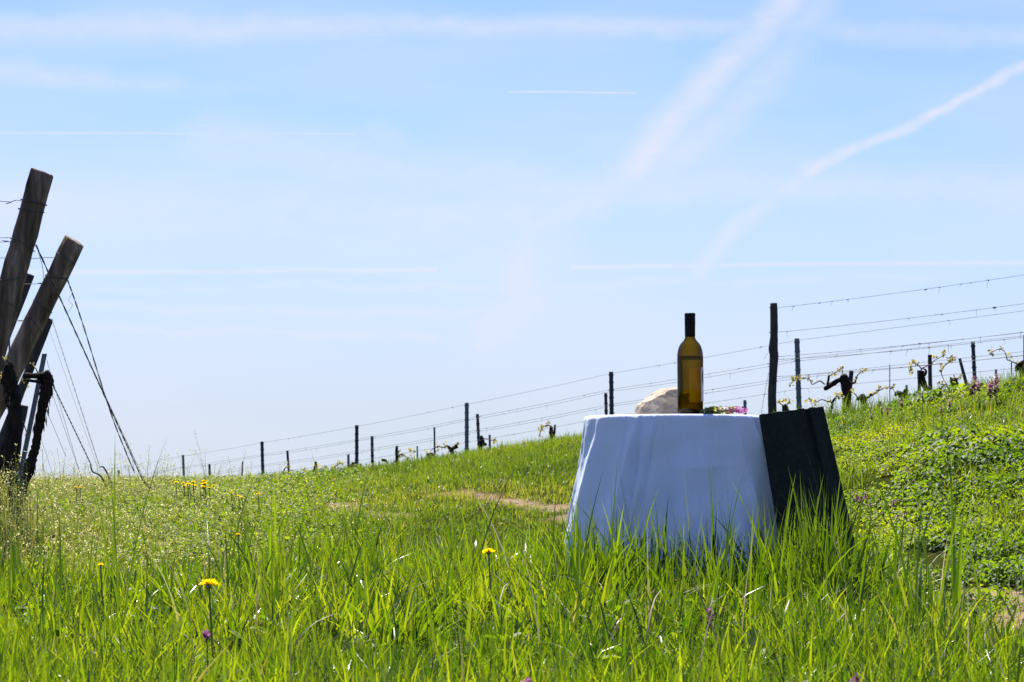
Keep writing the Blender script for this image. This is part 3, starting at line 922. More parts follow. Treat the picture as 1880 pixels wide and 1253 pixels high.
def drape():
    """square cotton cloth over the round top: every fold starts at the rim and opens as it falls"""
    nt_, nd = 560, 120
    th = np.linspace(0, 2 * np.pi, nt_, endpoint=False)          # 0 faces the camera, positive to the right
    half, rot = .86, math.radians(38)
    hang = np.minimum(half / np.maximum(np.abs(np.cos(th - rot)), np.abs(np.sin(th - rot))), .93) - R_T
    hang = np.minimum(hang, TH + .10)
    wrap = lambda q: (q + np.pi) % (2 * np.pi) - np.pi
    V = np.zeros((nt_, nd, 3))
    T = th[:, None]
    D_ = (np.linspace(0, 1, nd)[None, :] ** 1.25) * hang[:, None]
    re = .014                                                     # the cloth bends over the rim with this radius
    flare = .085 + .055 * np.cos(T + 1.25) + .025 * np.cos(2 * T + .4)
    r = R_T + flare * D_ * (1 - np.exp(-D_ / .05))
    # folds: angle at the rim, drift with the fall, width in radians, height, sharpness of the right flank
    folds = [(-26, -9, .10, .042, .42), (-15, -12, .035, .016, .6), (-36, -3, .05, .012, .8), (-56, -6, .13, .020, 1.0), (-80, -8, .12, .014, .8), (47, 25, .085, .062, .5), (70, 22, .07, .046, .7), (34, 16, .05, .018, .8),
             (22, 3, .12, .016, .9), (3, -4, .09, .014, .8), (100, 8, .12, .03, 1), (128, 4, .10, .028, .8), (150, 0, .12, .022, 1), (178, 2, .10, .03, .8),
             (-150, -3, .11, .028, 1), (-125, -4, .10, .026, .8), (-102, -5, .09, .022, 1)]
    for (a0, dr, w, h_, sk) in folds:
        c = math.radians(a0) + math.radians(dr) * np.clip(D_ / .35, 0, 1.6)
        q = wrap(T - c)
        ww = w * (.42 + 1.0 * np.clip(D_ / .35, 0, 1.5))
        ww = np.where(q > 0, ww * sk, ww)
        g_ = np.exp(-np.abs(q / ww) ** 1.35)
        val = np.exp(-((q - ww * (1.5 if sk < 1 else -1.5)) / (ww * .8)) ** 2) * .65
        r = r + 1.2 * h_ * (np.clip(D_ / .34, 0, 1.5) ** .85) * (g_ - val)
    r = r + .018 * np.clip(D_ / .3, 0, 1.4) * np.sin(T * 9 + 1.2 * np.sin(2 * T) + 2 * D_) + .004 * np.clip(D_ / .2, 0, 1.4) * np.sin(T * 21 + 3 * np.sin(T * 2 + 1))
    # pressed storage creases and soft wrinkles
    q = wrap(T - math.radians(13.5) - .03 * D_ / .3) * R_T
    r = r + .0075 * np.exp(-np.abs(q) / .008) * np.clip((D_ - .05) / .05, 0, 1) * (T < 1)
    dl = D_ - (.150 + .012 * np.sin(T * 4 + 1) + .02 * noise2(T * 3, T * 0, 1.7, 4))
    r = r + .0036 * np.exp(-np.abs(dl) / .012) * np.exp(-(wrap(T - .25) / .42) ** 2)
    px_ = np.broadcast_to(wrap(T) * R_T, r.shape)
    r = r + (noise2(px_ * 1.0 + 9 + D_ * .8, D_ * 1.0, 6, 7, 2) - .5) * .020 * np.clip(D_ / .08, 0, 1)
    r = r + (noise2(px_ + D_ * 1.5, D_ - px_ * .3, 20, 8, 3) - .5) * .0022 * np.clip(D_ / .05, 0, 1)
    # gathered puckers just under the rim
    r = r + .0011 * np.sin(T * 74 + 5 * np.sin(T * 3)) * np.exp(-((D_ - .02) / .02) ** 2) * (noise2(px_, px_ * 0, 12, 5) > .45)
    fall = np.maximum(D_ - re * math.pi / 2, 0)
    arc = np.clip(D_ / re, 0, math.pi / 2)
    z = TH + .004 - re * (1 - np.cos(arc)) - fall * (1 - .5 * flare ** 2)
    rr_ = r - re + re * np.sin(arc)
    zmin = .012 + .006 * np.sin(T * 9)
    over = np.clip(zmin - z, 0, None)
    rr_ = rr_ + over * .8                                          # what reaches the soil spreads outwards
    z = np.maximum(z, zmin)
    V[..., 0] = rr_ * np.sin(T); V[..., 1] = -rr_ * np.cos(T); V[..., 2] = z
    # flat top: rings towards the middle
    nr = 14
    tops = []
    for k_ in range(nr):
        f = 1 - (k_ + 1) / nr
        rad = (R_T - re) * f
        tops.append(np.stack([rad * np.sin(th), -rad * np.cos(th), np.full(nt_, TH + .004) + (noise2(rad * np.sin(th) + 5, rad * np.cos(th) + 5, 11, 6, 2) - .5) * .003 * min(1, 4 * (1 - f)) * (f > 0)], -1))
    G_ = np.concatenate([np.stack(tops[::-1], 1), V], 1)
    return G_
cp = drape()
nth, nrad = cp.shape[:2]
cidx = np.arange(nth * nrad).reshape(nth, nrad)
nxt = np.roll(cidx, -1, 0)
cq = np.stack([cidx[:, :-1], cidx[:, 1:], nxt[:, 1:], nxt[:, :-1]], -1).reshape(-1, 4)
cl = fast_mesh('tablecloth', cp.reshape(-1, 3), cq, M['cloth'])
cl.location = (TX, TY, GT)
cl['label'] = 'white cotton tablecloth draped to the grass over a small round table'; cl['category'] = 'tablecloth'
ct = TOPZ + .004

# ------------------------------------------------------------------ wine bottle
BX, BY = P(1267.5, 760, 7.18).x, 7.18
bt = thing('wine_bottle', 'dark olive glass wine bottle with black screw cap standing on the white tablecloth', 'bottle', (BX, BY, ct))
HB = .322
def bot(inset):
    o = inset
    return [(.0355 - o, .0 + o), (.0385 - o, .004 + o), (.0398 - o, .012), (.0405 - o, .10), (.0410 - o, .175), (.0408 - o, .190), (.0392 - o, .203),
            (.0350 - o, .217), (.0285 - o, .2275), (.0215 - o, .235), (.0172 - o, .2415), (.0155 - o, .2495), (.0150 - o, .265), (.0148 - o, .30)]
outer = [(0, .022), (.012, .019), (.024, .010), (.031, .002)] + bot(0)
inner = bot(.0032)
inner = [(0, .027), (.012, .0245), (.024, .016), (.031, .008)] + inner[1:]
g = Geo(); lathe(g, outer + [(.0148, .315), (.0112, .315)] + inner[::-1], (BX, BY, ct), 64)
build('glass_body', g, M['glass'], bt)
wl = [q for q in inner if q[1] < .185]
wl = [(r_ + .0004 if r_ > 0 else 0, z - .0004) for r_, z in wl] + [(.0381, .186), (0, .186)]
g = Geo(); lathe(g, wl, (BX, BY, ct), 64)
build('wine', g, M['wine'], bt)
g = Geo()
cap = [(.0158, .2485), (.0164, .250), (.0166, .285)]
for zc_ in (.291, .298, .305):
    cap += [(.0169, zc_ - .0030), (.0172, zc_ - .0012), (.0172, zc_ + .0012), (.0162, zc_ + .0028)]
cap += [(.0170, .3105), (.0172, .318), (.0166, .3215), (.0150, HB), (0, HB)]
lathe(g, cap, (BX, BY, ct), 40)
build('screw_cap', g, M['capsule'], bt)

def patch(r_, a0, a1, z0, z1, n=24):
    """piece of a cylinder wall on the bottle; angle 0 faces the camera, positive to the right"""
    g = Geo(); vs = []; fs = []
    for i in range(n + 1):
        a = a0 + (a1 - a0) * i / n
        for z in (z0, z1):
            vs.append((BX + r_ * math.sin(a), BY - r_ * math.cos(a), ct + z))
    for i in range(n):
        fs.append((2 * i, 2 * i + 2, 2 * i + 3, 2 * i + 1))
    return g.add(vs, fs)
D = math.radians
lab = build('paper_label', patch(.04135, D(50), D(178), .045, .151, 30), M['paper'], bt)
# round emblem printed on the label: black ring, olive ring and a slim upright stroke
def ring(rb, r_in, r_out, ac, zc, n=40, a0=0, a1=2 * math.pi):
    g = Geo(); vs = []; fs = []
    for i in range(n + 1):
        t_ = a0 + (a1 - a0) * i / n
        for q in (r_in, r_out):
            a = ac + q * math.cos(t_) / rb
            vs.append((BX + rb * math.sin(a), BY - rb * math.cos(a), ct + zc + q * math.sin(t_)))
    for i in range(n):
        fs.append((2 * i, 2 * i + 1, 2 * i + 3, 2 * i + 2))
    return g.add(vs, fs)
build('emblem_ring', ring(.0416, .0215, .0245, D(90), .120), M['inkblack'], lab)
build('emblem_leaf', ring(.0416, .0150, .0210, D(90), .120, 30, D(120), D(235)), M['inkolive'], lab)
build('emblem_stroke', patch(.0416, D(80), D(83), .098, .142, 3), M['inkgrey'], lab)

# ------------------------------------------------------------------ rock on the table
def boulder(c, sx, sy, sz, planes, seed, sub=4, amp=.05, flat_base=True):
    import bmesh
    bm = bmesh.new(); bmesh.ops.create_icosphere(bm, subdivisions=sub, radius=1)
    rs = np.random.default_rng(seed)
    pl = [np.array(p[:3]) / np.linalg.norm(p[:3]) for p in planes]
    cc = [p[3] for p in planes]
    off = rs.uniform(0, 50, 3)
    g = Geo(); vs = []
    from mathutils import noise as mn
    for v in bm.verts:
        d = np.array(v.co) / v.co.length
        rr_ = 1.15
        for n_, c_ in zip(pl, cc):
            dn = float(n_ @ d)
            if dn > 1e-3:
                rr_ = min(rr_, c_ / dn)
        rr_ *= 1 + amp * mn.fractal(Vector(d * 2.2 + off), .8, 2.1, 4)
        q = d * rr_
        z = q[2]
        if flat_base:
            z = max(z, -.62)
        vs.append((c[0] + q[0] * sx, c[1] + q[1] * sy, c[2] + (z + .62 if flat_base else z) * sz))
    fs = [tuple(v.index for v in f.verts) for f in bm.faces]
    bm.free()
    return g.add(vs, fs)
RX, RY = P(1229, 760, 7.34).x, 7.34
rock_planes = [(-.55, -.75, .25, .78), (.1, -1, .12, .72), (-.95, -.1, .1, .98), (-.66, -.2, .70, .66), (-.2, -.1, 1, .80), (.45, .1, .9, .86), (1, 0, .15, .95),
               (.6, -.7, .2, .85), (-.3, .8, .4, .8), (.4, .9, .2, .8), (-.8, .5, .2, .9)]
rk = build('rock', boulder((RX, RY, ct), .104, .085, .0635, rock_planes, 4, 5, .10), M['rock'], None,
           label='pale beige limestone rock lying on the tablecloth behind the wine bottle', cat='rock', loc=(RX, RY, ct))

# ------------------------------------------------------------------ bunch of wild flowers on the table
FX, FY = P(1332, 760, 7.12).x, 7.12
fb = thing('flower_bunch', 'small bunch of purple wild flowers with green leaves lying on the tablecloth', 'flowers', (FX, FY, ct))
def leaf_acc(acc, c, r_, n, L, tr_, up=.4):
    d = rng.normal(0, 1, (n, 3)); d[:, 2] = np.abs(d[:, 2]) * up
    d /= np.linalg.norm(d, axis=1, keepdims=True)
    nn = np.stack([rng.normal(0, .6, n), rng.normal(0, .6, n), np.ones(n)], 1)
    c = np.asarray(c)[None] + np.clip(rng.normal(0, 1, (n, 3)), -1.5, 1.3) * np.asarray(r_)[None]
    c[:, 2] = np.maximum(c[:, 2], ct + .002)
    L_ = L * rng.uniform(.6, 1.4, n)
    acc.add(leaves(c, nn, d, L_, L_ * .42, rng.uniform(*tr_, n)))
for i in range(8):
    yy = FY + (i - 3.5) * .013
    x0 = FX - .045 + random.uniform(-.02, .01); x1 = FX + .03 + random.uniform(-.01, .022)
    zz = ct + .004 + random.uniform(0, .003)
    g = Geo(); tube(g, [(x0 - .02, yy, zz), ((x0 + x1) / 2, yy + random.uniform(-.01, .01), zz + .008), (x1, yy, zz + .006)], [.0012, .0014, .001], 5, 4)
    M_st = M['cane']
    st = build('stem', g, M_st, fb)
    A = Acc(); leaf_acc(A, (x0 + .005, yy, zz + .006), (.014, .005, .005), 12, .018, (0, .8))
    leaf_acc(A, ((x0 + x1) / 2 + .004, yy, zz + .010), (.018, .005, .006), 9, .012, (.2, 1))
    o = A.obj('leaves', M['sprig'], fb, off=fb.location); o['kind'] = 'stuff'
    A = Acc(); leaf_acc(A, (x1 - .006, yy, zz + .010), (.016, .006, .006), 24, .008, (0, 1), .7)
    o = A.obj('blossoms', M['pink'], fb, off=fb.location); o['kind'] = 'stuff'

# ------------------------------------------------------------------ roof tile leaning on the table
def make_tile():
    Yt = 7.07
    tl = P(1396, 762, Yt - .02); tr_ = P(1503, 748, Yt + .02)
    bl = P(1452, 1105, Yt - .06); br = P(1583, 1090, Yt - .02)
    gzl = float(ground_z(bl.x, bl.y)); 
    # extend the long edges down to the soil
    def down(a, b):
        t_ = (gzl - .02 - a.z) / (b.z - a.z)
        return a + (b - a) * t_
    bl = down(tl, bl); br = down(tr_, br)
    root = thing('roof_tile', 'dark grey ridged roof tile leaning against the right side of the covered table', 'roof tile', ((bl + br) / 2))
    W_ = (tr_ - tl); Ln = (bl - tl)
    nrm = W_.cross(Ln).normalized()
    if nrm.y > 0:
        nrm = -nrm
    th = .016
    PS = [0, .05, .23, .27, .48, .70, .735, .77, .80, 1.0]
    PZ = [.000, .004, .024, .025, .019, .024, .013, .013, .026, .006]
    def prof(s):
        # two raised ribs, a shallow pan between them, a drainage groove and a sloping right margin
        return float(np.interp(s, PS, PZ))
    ns, nl = 56, 22
    vs = []; fs = []
    for j in range(nl + 1):
        t_ = j / nl
        for i in range(ns + 1):
            s = i / ns
            pt = (tl + W_ * s) * (1 - t_) + (bl + (br - bl) * s) * t_
            wob = .0012 * math.sin(31 * s + 5 * t_) if j == 0 else 0
            for f in (0, 1):
                vs.append(pt + nrm * (prof(s) + (0 if f else -th)) + Vector((0, 0, wob + random.uniform(-.0012, .0012) * (j == 0))))
    def I(i, j, f):
        return (j * (ns + 1) + i) * 2 + f
    for j in range(nl):
        for i in range(ns):
            fs.append((I(i, j, 1), I(i, j + 1, 1), I(i + 1, j + 1, 1), I(i + 1, j, 1)))
            fs.append((I(i, j, 0), I(i + 1, j, 0), I(i + 1, j + 1, 0), I(i, j + 1, 0)))
    for i in range(ns):
        fs.append((I(i, 0, 0), I(i, 0, 1), I(i + 1, 0, 1), I(i + 1, 0, 0)))
        fs.append((I(i, nl, 1), I(i, nl, 0), I(i + 1, nl, 0), I(i + 1, nl, 1)))
    for j in range(nl):
        fs.append((I(0, j, 0), I(0, j + 1, 0), I(0, j + 1, 1), I(0, j, 1)))
        fs.append((I(ns, j, 1), I(ns, j + 1, 1), I(ns, j + 1, 0), I(ns, j, 0)))
    g = Geo().add(vs, fs)
    build('tile_body', g, M['tile'], root, smooth=False)
    # interlocking rib on the right edge
    g = Geo()
    a = tr_ + nrm * .004; b_ = br + nrm * .004
    e = W_.normalized()
    for k_, (w0, d0) in enumerate(((.004, .010),)):
        q = [a + e * .001, a + e * .014, a + e * .014 + nrm * -d0, a + e * .001 + nrm * -d0]
        q2 = [b_ + e * .001, b_ + e * .014, b_ + e * .014 + nrm * -d0, b_ + e * .001 + nrm * -d0]
        g.add(q + q2, [(0, 1, 2, 3), (7, 6, 5, 4), (0, 4, 5, 1), (1, 5, 6, 2), (2, 6, 7, 3), (3, 7, 4, 0)])
    build('interlock_rib', g, M['tile'], root, smooth=False)
make_tile()

# ------------------------------------------------------------------ posts
def post_geo(top, base, r0, r1, sides=14, wob=0.0, chamfer=.004, seg=10):
    seg = 26 if sides >= 20 else seg
    """round post: irregular outline, cut top"""
    g = Geo()
    pts = []; rad = []
    for i in range(seg + 1):
        t_ = i / seg
        p = Vector(base).lerp(Vector(top), t_)
        if wob and 0 < i < seg:
            p += Vector((random.uniform(-wob, wob), random.uniform(-wob, wob), 0))
        pts.append(p); rad.append((r1 + (r0 - r1) * t_) * (1 + random.uniform(-.03, .03)))
    d = (Vector(top) - Vector(base)).normalized()
    pts.append(Vector(top) + d * chamfer); rad.append(r0 * .90)
    tube(g, pts, rad, sides, 1, .02)
    if sides >= 20:
        # drying cracks run along the grain, the outline bulges at old knots and the saw cut is uneven
        rs = random.Random(int(r0 * 1e6))
        crack = [rs.choice((0, 0, .02, -.02, .03, -.09)) for _ in range(sides)]
        n = len(pts)
        for i in range(n):
            for k in range(sides):
                if rs.random() < .12:
                    crack[k] = rs.choice((0, 0, .02, -.02, .03, -.10))
                v = Vector(g.v[i * sides + k]); c = Vector(pts[i])
                v = c + (v - c) * (1 + crack[k] + .03 * math.sin(i * .7 + k))
                if i >= n - 2:
                    v += d * (.006 * math.sin(k * 2 * math.pi / sides + 1) + rs.uniform(-.002, .002))
                g.v[i * sides + k] = tuple(v)
    return g

def ground_point(top, low):
    """carry the line from top through low down to the soil"""
    d = (low - top)
    p = low.copy()
    for _ in range(400):
        if p.z <= float(ground_z(p.x, p.y)) - .05:
            break
        p += d.normalized() * .01
    return p

def wire_geo(pts, r=.0016, sides=4, sub=1, tw=False):
    g = Geo()
    if tw:
        a = []; b_ = []
        P_ = [Vector(p) for p in catmull(pts, 14 if len(pts) > 2 else 1)] if len(pts) > 2 else [Vector(pts[0]).lerp(Vector(pts[1]), i / 60) for i in range(61)]
        for i, p in enumerate(P_):
            an = i * 1.25
            o = Vector((math.cos(an), math.sin(an), 0)) * r * 1.25
            a.append(p + o); b_.append(p - o)
        tube(g, a, [r] * len(a), sides, 1, 0, False); tube(g, b_, [r] * len(b_), sides, 1, 0, False)
    else:
        tube(g, pts, [r] * len(pts), sides, sub, 0, False)
    return g

def wire_thing(name, label, g, mat='wire', group=None, cat='wire'):
    lo = Vector(g.v[0])
    return build(name, g, M[mat], None, label=label, cat=cat, group=group, loc=lo)

def loop_geo(c, axis_, R, r, turns=1.0, slope=.2):
    """strand wound round a post"""
    axis_ = Vector(axis_).normalized()
    a = axis_.cross(Vector((0, 1, 0))).normalized(); b_ = axis_.cross(a)
    pts = []
    n = int(18 * turns)
    for i in range(n + 1):
        t_ = 2 * math.pi * turns * i / n
        pts.append(Vector(c) + (a * math.cos(t_) + b_ * math.sin(t_)) * R + axis_ * (slope * R * math.sin(t_ + 1) + .004 * i / n))
    g = Geo(); tube(g, pts, [r] * len(pts), 5, 1, 0, False)
    return g

def px_post(name, label, top, low, Y, wpx, mat, group=None, cat='post', r_mul=1.0, wob=0.0, sides=12, dY=0.0, loops=()):
    T = P(*top, Y); Lw = P(*low, Y + dY)
    B = ground_point(T, Lw)
    r = wpx * .5 * Y / FPX
    root = thing(name, label, cat, B, group)
    build('post_shaft', post_geo(T, B, r, r * r_mul, sides, wob), M[mat], root)
    ax = T - B
    for k_, (f, tn) in enumerate(loops):
        c = T - ax.normalized() * f
        build('wire_loop', loop_geo(c, ax, r * 1.04 + .002, .0018, tn, random.uniform(-.5, .5)), M['wire'], root)
    return T, B, r

def steel_post(name, label, top, low, Y, wpx, mat, group=None, hooks=True):
    """folded steel profile: open C section with notched lips"""
    T = P(*top, Y); Lw = P(*low, Y)
    B = ground_point(T, Lw)
    w = wpx * Y / FPX; d = w * .75; th = .0035
    root = thing(name, label, 'post', B, group)
    g = Geo()
    out = [(-w / 2, d / 2), (-w / 2, -d / 2), (w / 2, -d / 2), (w / 2, d / 2), (w / 2 - th, d / 2), (w / 2 - th, -d / 2 + th), (-w / 2 + th, -d / 2 + th), (-w / 2 + th, d / 2)]
    vs = [(B.x + x, B.y + y, B.z) for x, y in out] + [(T.x + x, T.y + y, T.z) for x, y in out]
    fs = [(i, (i + 1) % 8, 8 + (i + 1) % 8, 8 + i) for i in range(8)]
    fs += [(8, 9, 14, 15), (9, 10, 13, 14), (10, 11, 12, 13)]
    g.add(vs, fs)
    build('steel_profile', g, M[mat], root, smooth=False)
    if not hooks:
        return T, B
    g = Geo()
    Lp = (T - B).length
    n = max(3, int(Lp / .09))
    for i in range(n):
        c = T.lerp(B, (i + .4) / n)
        for sx in (-1, 1):
            x = c.x + sx * (w / 2 + .003)
            g.add([(x - .003, c.y - .006, c.z - .012), (x + .003, c.y - .006, c.z - .006), (x + .003, c.y + .006, c.z - .006), (x - .003, c.y + .006, c.z - .012),
                   (x - .003, c.y - .006, c.z + .006), (x + .003, c.y - .006, c.z + .010), (x + .003, c.y + .006, c.z + .010), (x - .003, c.y + .006, c.z + .006)],
                  [(0, 1, 2, 3), (4, 7, 6, 5), (0, 4, 5, 1), (1, 5, 6, 2), (2, 6, 7, 3), (3, 7, 4, 0)])
    build('wire_hooks', g, M[mat], root, smooth=False, kind='stuff')
    return T, B

# leaning end posts on the left
P1 = px_post('end_post', 'thickest weathered wooden post, leaning, cut off by the left picture edge', (77, 317), (0, 600), 9.4, 45, 'wood', 'leaning wooden end posts', 'post', 1.08, .002, 34,
             0, ((.13, 1.6), (.165, 1.2), (.31, 1.0), (.45, 1.0), (.56, 1.0)))
P2 = px_post('end_post', 'strongly tilted weathered wooden post to the right of the thickest post', (136, 443), (34, 655), 10.4, 38, 'wood', 'leaning wooden end posts', 'post', 1.12, .002, 34,
             0, ((.09, 1.0), (.18, 1.5), (.33, 1.0), (.42, 1.0)))
px_post('end_post', 'dark thin wooden post showing between the two thick leaning posts', (55, 505), (2, 640), 13.6, 18, 'darkwood', 'leaning wooden end posts', 'post', 1.1, .002, 12)
px_post('end_post', 'dark wooden post with its top just right of the tilted thick post', (91, 586), (44, 705), 14.6, 16, 'darkwood', 'leaning wooden end posts', 'post', 1.1, .002, 12)
px_post('end_post', 'short dark post low behind the pale stake and the old vine', (46, 746), (30, 820), 15.5, 13, 'darkwood', 'leaning wooden end posts', 'post', 1.1, .002, 12)
steel_post('steel_stake', 'grey steel stake with an old vine trunk tied to it below the leaning posts', (82, 650), (44, 838), 9.9, 8, 'zinc', None, False)
px_post('vine_stick', 'thin pale stick upright in front of the thickest leaning post', (17, 608), (18, 760), 9.0, 3.4, 'palewood', None, 'stick', 1, .001, 6)
g = wire_geo([P(43, 829, 9.75), P(55, 832, 9.72), P(67, 832, 9.78)], .0022, 5, 5)
wire_thing('green_tie', 'green cord tying the old vine trunk to the grey steel stake', g, 'greencord', None, 'cord')

# ---- vines
def bark_tube(pl, wid, Y, name, root, mat='bark', sides=10, sub=4, rough=.16, zig=.06):
    pts = []; rad = []
    for (q, w) in zip(pl, wid):
        p = P(q[0], q[1], Y + random.uniform(-zig, zig))
        pts.append(p); rad.append(w * .5 * Y / FPX)
    g = Geo(); tube(g, pts, rad, sides, sub, rough)
    return build(name, g, M[mat], root), pts

def vine(label, Y, trunk, arms=(), canes=(), leaves_at=(), group=None, strips=14, leafsize=.016, name='grape_vine', nl=7):
    tp, tw = trunk
    base = P(*tp[-1], Y)
    gp = ground_point(P(*tp[-2], Y), base)
    root = thing(name, label, 'vine', gp, group)
    tpl = list(tp); tww = list(tw)
    pts = [P(q[0], q[1], Y + random.uniform(-.03, .03)) for q in tpl] + [gp]
    rad = [w * .5 * Y / FPX for w in tww] + [tww[-1] * .55 * Y / FPX]
    g = Geo(); tube(g, pts, rad, 14, 8, .2)
    # loose strips of old bark
    for _ in range(strips):
        i = random.randrange(len(pts) - 1); t_ = random.random()
        c = pts[i].lerp(pts[i + 1], t_); r = rad[i] * 1.02
        a = random.uniform(0, 6.28)
        s = c + Vector((math.cos(a) * r, math.sin(a) * r, 0))
        e = s + Vector((math.cos(a) * r * .14, math.sin(a) * r * .14, random.uniform(-.05, -.015)))
        tube(g, [s, s.lerp(e, .5), e], [.001, .0022, .0006], 4)
    build('trunk', g, M['bark'], root)
    for (pl, wid) in arms:
        bark_tube(pl, wid, Y, 'arm', root)
    for pl in canes:
        w0 = 2.6
        bark_tube(pl, [w0 * (1 - .5 * i / (len(pl) - 1)) for i in range(len(pl))], Y, 'cane', root, 'cane', 6, 5, .06, .08)
    if leaves_at:
        A = Acc()
        for (lx, ly) in leaves_at:
            c = np.array(P(lx, ly, Y))
            n = nl + random.randrange(4)
            d = rng.normal(0, 1, (n, 3)); d[:, 2] += .3
            L = leafsize * rng.uniform(.6, 1.5, n) * Y / 20
            A.add(leaves(c[None] + rng.normal(0, .010 * Y / 20, (n, 3)), rng.normal(0, 1, (n, 3)), d, L * 1.3, L * .6, rng.uniform(0, 1, n)))
        o = A.obj('young_leaves', M['budleaf'], root, off=gp); o['kind'] = 'stuff'
    return root

# old vines beside the left posts
vine('old shaggy vine trunk tied to the grey steel stake, its head bent to the left', 9.7,
     ([(80, 684), (87, 700), (80, 740), (70, 790), (64, 826), (50, 868)], [17, 22, 19, 15, 16, 20]),
     [([(80, 690), (66, 691), (46, 689)], [16, 11, 10]), ([(82, 702), (62, 700), (42, 697)], [8, 6, 5])],
     [[(72, 690), (66, 678), (60, 669)], [(42, 775), (48, 792), (46, 800)]], [(60, 668), (44, 700), (52, 709)], 'old vines', leafsize=.011, strips=90)
vine('gnarled black vine trunk before the thickest leaning post, budding at its head', 9.0,
     ([(16, 668), (18, 696), (25, 730), (27, 770), (20, 830), (8, 900)], [13, 26, 24, 26, 34, 44]),
     [([(14, 676), (8, 690), (2, 702)], [9, 8, 7]), ([(26, 745), (32, 730), (24, 700)], [10, 9, 5])],
     [[(16, 676), (10, 664), (5, 655)]], [(10, 658), (3, 685), (6, 694), (-2, 700)], 'old vines', leafsize=.011, strips=110)

# guy wires and ground anchors
anchor_specs = [((264, 884), (272, 893), (284, 900), (291, 908), (13.4), 'rusty anchor rod curving out of the weeds at the foot of the thickest guy wire'),
                ((166, 852), (170, 866), (182, 872), (192, 886), (13.8), 'rusty hooked anchor rod leaning in the weeds, nearer the leaning posts'),
                ((184, 858), (190, 858), (198, 872), (204, 890), (14.0), 'bent anchor rod with a loop beside the hooked rod in the weeds')]
for a, b_, c, d, Yd, lb in anchor_specs:
    pts = [P(*q, Yd) for q in (a, b_, c, d)]
    pts.append(Vector((pts[-1].x + .06, pts[-1].y, float(ground_z(pts[-1].x, pts[-1].y)) - .05)))
    root = thing('anchor_rod', lb, 'anchor', pts[-1])
    g = Geo(); tube(g, pts, [.004, .005, .006, .006, .006], 8, 5, .05)
    build('rod', g, M['rust'], root)

def guy(label, p0, Y0, p1, Y1, r=.0016, tw=False, sag=0.0, mid=()):
    pts = [P(*p0, Y0)] + [P(*q, Y0 + (Y1 - Y0) * (i + 1) / (len(mid) + 1)) for i, q in enumerate(mid)] + [P(*p1, Y1)]
    g = wire_geo(pts, r, 5, 6 if len(pts) > 2 else 1, tw)
    return wire_thing('guy_wire', label, g, 'wire', 'guy wires of the leaning posts', 'wire')
guy('thick dark guy wire from the thickest post down to the ground anchor', (66, 450), 9.35, (264, 886), 13.4, .0020, True)
guy('second strand beside the thick guy wire, reaching the same anchor', (33, 410), 9.32, (266, 884), 13.4, .0016, False, 0, ((70, 460), (160, 655)))
guy('twisted guy wire from the tilted post crossing behind the thick one', (122, 508), 10.4, (247, 868), 13.0, .0019, True, 0, ((151, 592), (205, 763)))
guy('thin guy wire from the dark post beside the tilted one to the bent rod', (96, 588), 14.5, (184, 860), 12.8, .0017, True)
guy('thin inner guy wire ending left of the bent rod', (91, 606), 14.5, (181, 864), 12.8, .0013, False)
guy('guy wire from the vine head down to the hooked rod', (84, 680), 11.8, (167, 853), 12.4, .0018, True)
guy('fine guy wire under the one to the hooked rod', (86, 662), 12.5, (150, 880), 13.6, .0011)
guy('fine guy wire passing low behind the old vine', (92, 712), 13, (152, 884), 14, .0011)
guy('faint guy wire left of the others near the old vine', (84, 750), 13.5, (121, 838), 14.4, .0013)
guy('faintest guy wire, farthest left and lowest', (70, 790), 14, (102, 886), 15, .0011)
# trellis wires running out of the picture on the left
for lb, pl, Y, tw in (('barbed looking top wire leaving the thickest post at the left', [(44, 371), (30, 368), (12, 374), (-8, 370), (-300, 372)], 9.4, True),
                      ('wire leaving the thickest post at half height to the left', [(32, 436), (10, 437), (-10, 437), (-300, 440)], 9.4, False),
                      ('kinked loose wire end hanging left of the thickest post', [(24, 444), (12, 444), (5, 442), (-10, 445), (-300, 447)], 9.45, True),
                      ('wire running left from the top of the tilted post', [(107, 473), (80, 473.5), (58, 475), (0, 474), (-300, 476)], 10.4, True),
                      ('wire with green cord running left from the tilted post', [(90, 520), (70, 520), (50, 522), (-300, 527)], 10.4, False),
                      ('low wire running left from the tilted post', [(50, 588), (36, 590), (20, 589), (-300, 594)], 10.4, True)):
    g = wire_geo([P(*q, Y) for q in pl], .0014, 4, 5, tw)
    wire_thing('trellis_wire', lb, g, 'wire', 'trellis wires on the left posts')
g = wire_geo([P(19, 443, 9.4), P(17, 460, 9.4), P(12, 478, 9.4)], .0012, 4, 5)
wire_thing('wire_end', 'short loose wire end dangling left of the thickest post', g)
g = wire_geo([P(70, 462, 9.5), P(78, 490, 9.6), P(80, 515, 9.8), P(76, 522, 10.2)], .0012, 4, 6)
wire_thing('twine_loop', 'green twine looping from the thick guy wire to the tilted post', g, 'greencord', None, 'cord')
g = wire_geo([P(132, 540, 10.5), P(126, 552, 10.5), P(133, 560, 10.5), P(125, 574, 10.5)], .0008, 4, 6)
wire_thing('tendril', 'dry curly tendril hanging on the twisted guy wire', g, 'wire', None, 'tendril')

